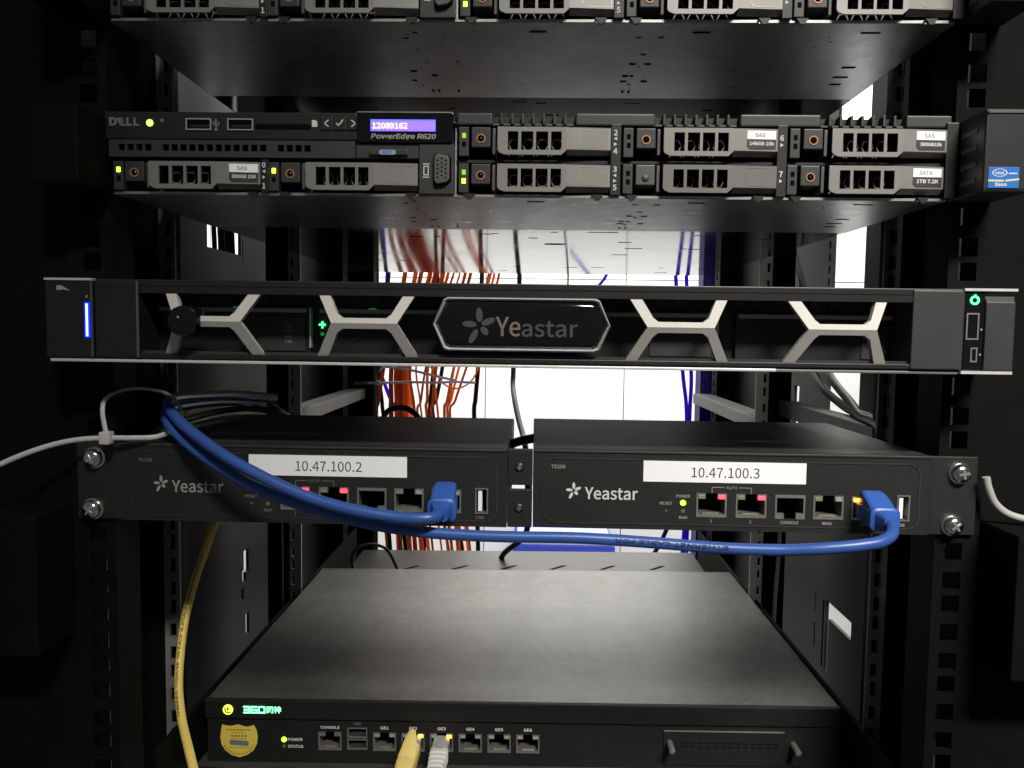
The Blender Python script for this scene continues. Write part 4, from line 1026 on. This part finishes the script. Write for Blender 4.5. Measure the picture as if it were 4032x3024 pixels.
# yellow cable on the left and the plugs in the firewall
Yc = [(-228, 220, -30), (-222, 170, -38), (-216, 130, -46), (-207.1, 110.0, -35.9), (-205.1, 92.0, -45.4), (-209.2, 84.0, -64.3), (-213.9, 78.0, -83.3), (-216.2, 70.0, -103.0), (-215.0, 60.0, -121.8), (-211.0, 48.0, -137.4), (-203.1, 34.0, -150.9), (-190.8, 16.0, -161.0), (-179.4, 0.0, -170.7), (-170.6, -12.0, -181.8), (-165, -18, -215), (-162, -20, -300), (-163, -18, -420)]
yc = cable('network_cable', Yc, 2.65, 'cable_yellow', 'yellow network cable curving down past the left side of the firewall box')
def pcable(lbl, px, pz, bm, cm, hooded, zip_):
    t = thing('patch_cable', (px, 80, pz - 6), lbl, 'patch cable')
    MB().loft([((px, 107, pz - .4), 5.7, 3.9), ((px - .1, 86, pz - .6), 5.7, 3.9)], 16, 8).build('plug', 'clear', t)
    if hooded:
        MB().loft([((px, 94, pz - .2), 6.3, 5.0), ((px - .4, 82, pz - .6), 6.6, 5.4), ((px - .9, 70, pz - 1.4), 6.2, 5.2), ((px - 1.5, 58, pz - 3), 4.6, 4.4), ((px - 1.8, 48, pz - 6), 3.4, 3.4)], 20, 4.5).build('plug_boot', bm, t, smooth=True)
        h = MB(); prof = [(100, 11.0, 2.2), (97, 10.8, 3.0), (92, 9.2, 4.0), (86, 7.4, 4.8), (79, 5.2, 5.4), (74, 3.0, 5.4)]
        vs_ = []; fs_ = []
        for (yy_, zz_, wv) in prof: vs_ += [(px - wv, yy_, pz + zz_ - 1.0), (px - wv * .5, yy_, pz + zz_), (px + wv * .5, yy_, pz + zz_), (px + wv, yy_, pz + zz_ - 1.0), (px + wv, yy_, pz + 2), (px - wv, yy_, pz + 2)]
        for a in range(len(prof) - 1):
            for q in range(6): fs_.append((a * 6 + q, a * 6 + (q + 1) % 6, (a + 1) * 6 + (q + 1) % 6, (a + 1) * 6 + q))
        fs_ += [tuple(range(6)), tuple(range(len(prof) * 6 - 1, len(prof) * 6 - 7, -1))]
        h.add(vs_, fs_).build('latch_guard', bm, t, smooth=True)
    else:
        secs = [((px, 90, pz - .4), 6.2, 4.6)]
        for q in range(6):
            yy_ = 88 - 4.6 * q; s_ = 1 - .05 * q
            secs += [((px - .15 * q, yy_, pz - .6 - .25 * q), 6.3 * s_, 5.0 * s_), ((px - .15 * q, yy_ - 3.2, pz - .7 - .25 * q), 6.3 * s_, 5.0 * s_), ((px - .15 * q, yy_ - 3.5, pz - .7 - .25 * q), 5.7 * s_, 4.5 * s_), ((px - .15 * q, yy_ - 4.5, pz - .75 - .25 * q), 5.7 * s_, 4.5 * s_)]
        MB().loft(secs, 20, 5).build('plug_boot', bm, t, smooth=True)
        MB().box(px - 2.4, px + 2.4, 88, 103, pz + 3.4, pz + 4.6).build('latch_tab', 'clear', t, bevel=.4)
    MB().tube([(px - 1.3, 62, pz - 2.4), (px - 1.8, 46, pz - 6), (px - 3, 34, pz - 16), (px - 5, 30, pz - 34), (px - 6, 32, pz - 70), (px - 6, 34, pz - 220)], 2.8, n=12).build('cable_jacket', cm, t, smooth=True)
pcable('yellow patch cable with yellow boot plugged into the firewall box', -73.0, -199.8, 'boot_yellow', 'cable_yellow', True, 0)
pcable('white patch cable with ribbed boot plugged into the firewall box', -53.2, -199.9, 'cable_white', 'cable_white', False, 0)
# printing on the yellow cable
vsP, fsP = glyphs('NETWORKING CABLE CAT5E 4PAIRS 24AWG', 0.01)
P_ = [Vector(p) for p in Yc[5:11]]
xs = [p[0] for p in vsP]; zs = [p[1] for p in vsP]; out = []
for p in vsP:
    u = (p[0] - min(xs)) / (max(xs) - min(xs)) * (len(P_) - 1.001); i = int(u); c = P_[i].lerp(P_[i + 1], u - i)
    tdir = (P_[i + 1] - P_[i]).normalized(); side = tdir.cross(Vector((0, -1, 0))).normalized(); fr = side.cross(tdir).normalized()
    if fr.y > 0: fr = -fr
    v = ((p[1] - min(zs)) / (max(zs) - min(zs)) - .5) * 1.9 / 2.8
    out.append(c + (fr * math.cos(v) + side * math.sin(v)) * 2.8)
MB().add(out, fsP).build('cable_print', 'print_brown', yc, fix=False)

# dark cables lying on the left gateway and behind the right one
cable('braided_cable', [(-206, 14, 24), (-209, 40, 28), (-216.9, 70, 30.6), (-220.3, 90, 32.5), (-218.0, 115.0, 34.9), (-210.6, 130.0, 36.5), (-205.3, 145.0, 35.3), (-198.5, 160.0, 30.4), (-188.0, 185.0, 18), (-180, 220, -4)], 2.6, 'cable_black', 'black braided cable arching over the back of the left gateway')
cable('power_cable', [(-207.3, 25.0, 25.2), (-215.2, 60.0, 25.2), (-216.2, 100.0, 25.6), (-210.7, 130.0, 26.1), (-199.8, 150.0, 25.2), (-184.8, 170.0, 19), (-176, 210, 0)], 2.4, 'cable_grey', 'dark grey power cable lying on the left gateway under the braided one')
G1 = [(288, 380, 75), (280.9, 330.0, 58), (273.9, 300.0, 50.4), (269.1, 270.0, 42.3), (262.6, 220.0, 31), (250.6, 170.0, 24.8), (243.9, 130.0, 25.2), (236, 100.0, 24.8)]
G2 = [(280, 420, 74), (275.8, 360.0, 58), (272.2, 330.0, 47.5), (267.2, 290.0, 36.0), (262.8, 240.0, 27.8), (254.7, 190.0, 25.4), (250, 150.0, 25.0), (244, 126.0, 16)]
cable('power_cable', G1, 3.6, 'cable_grey', 'thick dark grey power cable sloping down behind the right gateway, nearer one', group='grey power cables behind the right gateway')
cable('power_cable', G2, 3.4, 'cable_grey', 'thick dark grey power cable sloping down behind the right gateway, farther one', group='grey power cables behind the right gateway')
cable('power_cable', [(276, 450, 220), (272.9, 420.0, 190), (271.2, 400.0, 167.9), (269.4, 380.0, 150.9), (267.5, 360.0, 131.9), (266, 350, 110)], 3.4, 'cable_grey', 'grey power cable dropping at right under the lit-display server')
cable('power_cable', [(-11.0, 85.0, 8.0), (-5.8, 78.0, 13.1), (0.4, 72.0, 16.0), (6.6, 68.0, 17.9), (12, 67, 19)], 2.9, 'cable_black', 'short black cable crossing the gap between the two gateways')
cable('power_cable', [(-18, 760, 400), (-17.3, 760.0, 250), (-16.5, 760.0, 154.7), (-22.7, 740.0, 84.2), (-22.0, 700.0, 29.5), (-21.8, 680.0, 7.9), (-17.7, 640.0, -11.0), (-11.2, 600.0, -32.5), (-5.4, 570.0, -47.4), (-1.8, 540.0, -59.2), (1.8, 525.0, -110), (0, 540, -165), (-30, 600, -210), (-40, 655, -260)], 3.6, 'cable_black', 'black cable hanging alone against the white wall in the middle')
cable('power_cable', [(-138.9, 340.0, -12), (-138, 332, -3), (-134.3, 330.0, 4.9), (-127.0, 330.0, 9.0), (-119.0, 330.0, 9.8), (-111.0, 330.0, 7.3), (-104.3, 330.0, 1.4), (-100, 330.0, -6), (-97, 336, -16)], 2.8, 'cable_black', 'black cable making a small hump behind the left gateway')
# rear fibre and copper bundle
FB = []  # colour, radius, y, x at z=+210, +165, +27, -50, -240
def drop(name, m, r, y, xs_, label, group=None):
    zs_ = (330, 166, 27, -12, -50, -243, -330)
    x1_, x2_, x3_, x4_ = xs_
    return cable(name, [(x1_ - (x2_ - x1_) * .4, y + 4, 330), (x1_, y, 166), (x2_ + (x1_ - x2_) * .42, y - 2, 96), (x2_ + (x1_ - x2_) * .05, y - 3, 34), (x3_ + (x2_ - x3_) * .25, y - 4, -24), (x3_ - (x2_ - x3_) * .1, y - 3, -58), (x4_, y, -243), (x4_ + (x4_ - x3_) * .2, y + 6, -330)], r, m, label, group=group, n=8, sub=6)
grp = 'orange fibre cables behind the rack'
olab = 'thin orange fibre cable hanging in the bundle behind the left gateway'
fib = [(-168, -213, -211, -198, 3.0, 'cable_rust'), (-153, -204, -201, -183, 3.2, 'cable_orange'), (-145, -199.5, -197, -176, 3.0, 'cable_rust'), (-134, -192, -188, -165, 3.0, 'cable_orange'), (-190, -222, -232, -215, 3.1, 'cable_rust'), (-180, -217, -216, -205, 3.1, 'cable_rust'), (-160, -211, -207, -190, 3.1, 'cable_rust'), (-156, -206, -203, -186, 3.1, 'cable_rust'), (-150, -202, -199, -180, 3.1, 'cable_rust'), (-140, -197, -194, -172, 3.1, 'cable_orange'), (-137, -193, -190, -168, 3.1, 'cable_orange'), (-131, -190, -186, -160, 2.2, 'cable_orange'), (-128, -188, -178, -150, 1.4, 'cable_orange'), (-117, -184, -172, -146, 1.5, 'cable_rust'), (-112, -180, -168, -138, 1.3, 'cable_rust'), (-105, -162, -161, -130, 2.0, 'cable_rust'), (-100, -160, -168, -124, 1.6, 'cable_rust'), (-93, -151, -141, -120, 1.5, 'cable_orange'), (-92, -143, -147, -117, 2.0, 'cable_rust'), (-66, -119, -131, -112, 2.0, 'cable_rust'), (-62, -117, -124, -106, 1.6, 'cable_orange'), (-59, -112, -127, -98, 1.8, 'cable_orange'), (-50, -98, -120, -92, 1.7, 'cable_rust')]
ORD = ('leftmost', 'second', 'third', 'fourth', 'fifth', 'sixth', 'seventh', 'eighth', 'ninth', 'tenth', 'eleventh', 'twelfth', 'thirteenth', 'fourteenth', 'fifteenth')
cnt = {}
for i, (a, b, c, d, r, mm) in enumerate(sorted(fib, key=lambda q: q[1] + q[2])):
    n_ = cnt.get(mm, 0); cnt[mm] = n_ + 1
    cn = 'bright orange' if mm == 'cable_orange' else 'rust brown'
    drop('fibre_cable', mm, r * 1.15, 800 + (i * 37) % 60 - 25, (a, b, c, d), '%s fibre cable, %s from the left of its colour, behind the left gateway' % (cn, ORD[n_]), grp if mm == 'cable_orange' else 'rust brown fibre cables behind the rack')
bl = '%s of three black cables hanging among the orange fibres'
for i, (a, b, c, d, r) in enumerate(((-147, -152, -158, -165, 3.0), (-140, -137, -150, -108, 3.2), (-77, -81, -86, -79, 3.6))):
    drop('power_cable', 'cable_black', r, 830, (a, b, c, d), bl % ('leftmost', 'middle', 'rightmost')[i], 'black cables among the orange fibres')
drop('power_cable', 'cable_black', 3.0, 800, (-219, -236, -226, -200), 'black cable slanting at the left edge of the fibre bundle')
cable('network_cable', [(-222, 825, 330), (-226, 824, 166), (-235.5, 822, 20.6), (-231.1, 820.0, 5.3), (-222.3, 820.0, -18.6), (-213.4, 820.0, -38.2), (-206.8, 820.0, -53.5), (-186, 824, -150), (-160, 830, -262), (-150, 830, -330)], 2.9, 'cable_violet', 'violet blue cable slanting down through the orange fibre bundle')
cable('fibre_cable', [(-165, 778, 60), (-149.5, 778.0, 27.0), (-140.9, 778.0, 16.6), (-130.3, 778.0, 3.0), (-117.5, 778.0, -3.7), (-103.8, 778.0, -2.9), (-91.2, 778.0, 4.6), (-82.9, 778.0, 15.3), (-77.8, 778.0, 28.0), (-72, 778, 70)], 1.3, 'cable_orange', 'single orange fibre sagging in a U-shaped loop beside the bundle')
cable('cable', [(-214, 690, 200), (-214, 690, 60), (-211.5, 690, 31), (-215.5, 690, 25), (-217, 690, 12), (-217.5, 690, -12), (-215, 690, -60), (-214, 692, -200)], 1.6, 'cable_green', 'olive green cable beside the black cable tray at left rear')
ct2 = thing('cable_tie', (-213, 690, 5), 'thin white cable tie stretched across the orange fibre bundle', 'cable tie')
MB().tube([(-250, 697, 7), (-233.0, 696.0, 7.7), (-213.2, 688.0, 8.7), (-191.9, 720.0, 7.8), (-167.6, 752.0, 6.3), (-140.0, 764.0, 5.4), (-112.2, 765, 6.8), (-80, 766, 5.8)], 1.9, n=8, flat=.4).build('tie_strap', 'tie_white', ct2, smooth=True)
MB().tube([(-112.2, 763, 9.4), (-134.7, 762, 14.0), (-157.2, 752, 20.0), (-174.9, 740.0, 24.9), (-192.0, 720.0, 28.6), (-206.3, 700.0, 30.8), (-212.2, 690.0, 25.3)], 1.9, n=8, flat=.4).build('tie_strap', 'tie_white', ct2, smooth=True)
MB().box(-216, -210, 684, 690, 5.4, 12).build('tie_head', 'tie_white', ct2, bevel=.8)
# violet cables on the right
cable('network_cable', [(206, 760, 330), (214.6, 760.0, 171.9), (228.8, 760.0, 29.3), (236.9, 760.0, -42.8), (238, 760, -200), (232, 764, -330)], 2.8, 'cable_violet', 'violet cable hanging at right rear, the one nearer the middle')
cable('network_cable', [(226, 757, 330), (229.8, 757.0, 172.1), (241.0, 757.0, 29.5), (240.6, 757.0, -42.7), (242, 757, -200), (240, 760, -330)], 2.8, 'cable_violet', 'violet cable hanging at right rear, the one against the violet tray')
cable('network_cable', [(60, 800, 100), (100, 800, 150), (116, 800, 172), (122, 800, 200), (112, 802, 260), (112, 802, 330)], 2.4, 'cable_violet', 'short violet cable bending up under the lit-display server')
cable('thin_cable', [(57, 810, 330), (58, 810, 165), (56, 810, 110), (50, 812, 60)], 1.6, 'cable_white', 'thin white cable seen above the crossed-strut bezel')
cable('network_cable', [(232, 700, -90), (205, 720, -200), (180, 735, -262), (160, 745, -330)], 3.2, 'cable_blue', 'blue cable slanting down below the right gateway at the back')
cable('thin_cable', [(-184.6, 470.0, -206), (-197, 470, -196), (-200, 470, -180.0), (-194.0, 470.0, -168.6), (-179.1, 470.0, -163.6), (-164.1, 470.0, -166.1), (-156, 474, -176), (-150, 490, -200), (-148, 500, -211)], 1.9, 'cable_grey', 'dark grey cable loop standing behind the firewall box')
cable('power_cable', [(-205, 720, -60), (-190, 720, -160), (-178, 715, -230), (-172, 700, -300)], 3.2, 'cable_black', 'black cable dropping at left behind the firewall box')
cable('power_cable', [(-216, 730, -70), (-208, 724, -170), (-200, 716, -240), (-196, 700, -300)], 3.0, 'cable_black', 'black cable next to the cable tray behind the firewall box')

# pale cables at the sides
cable('network_cable', [(243.5, -8, 12), (245, -8, 6), (249, -8, -2), (256, -9, -7.4), (268, -11, -9.9), (285, -12, -10.6), (310, -12, -10.8)], 2.0, 'cable_pale', 'pale cable lying on the dark bracket at the right edge')
cable('thin_cable', [(246, 326, 0), (244, 326, -60), (243, 325, -120), (241, 325, -170), (240, 325, -230)], 2.0, 'cable_white', 'white cable hanging at lower right inside the rack')
cable('thin_cable', [(-234, 327, 0), (-235, 327, -60), (-235, 327, -150), (-235, 327, -230)], 0.9, 'cable_white', 'very thin white cable hanging at lower left inside the rack')
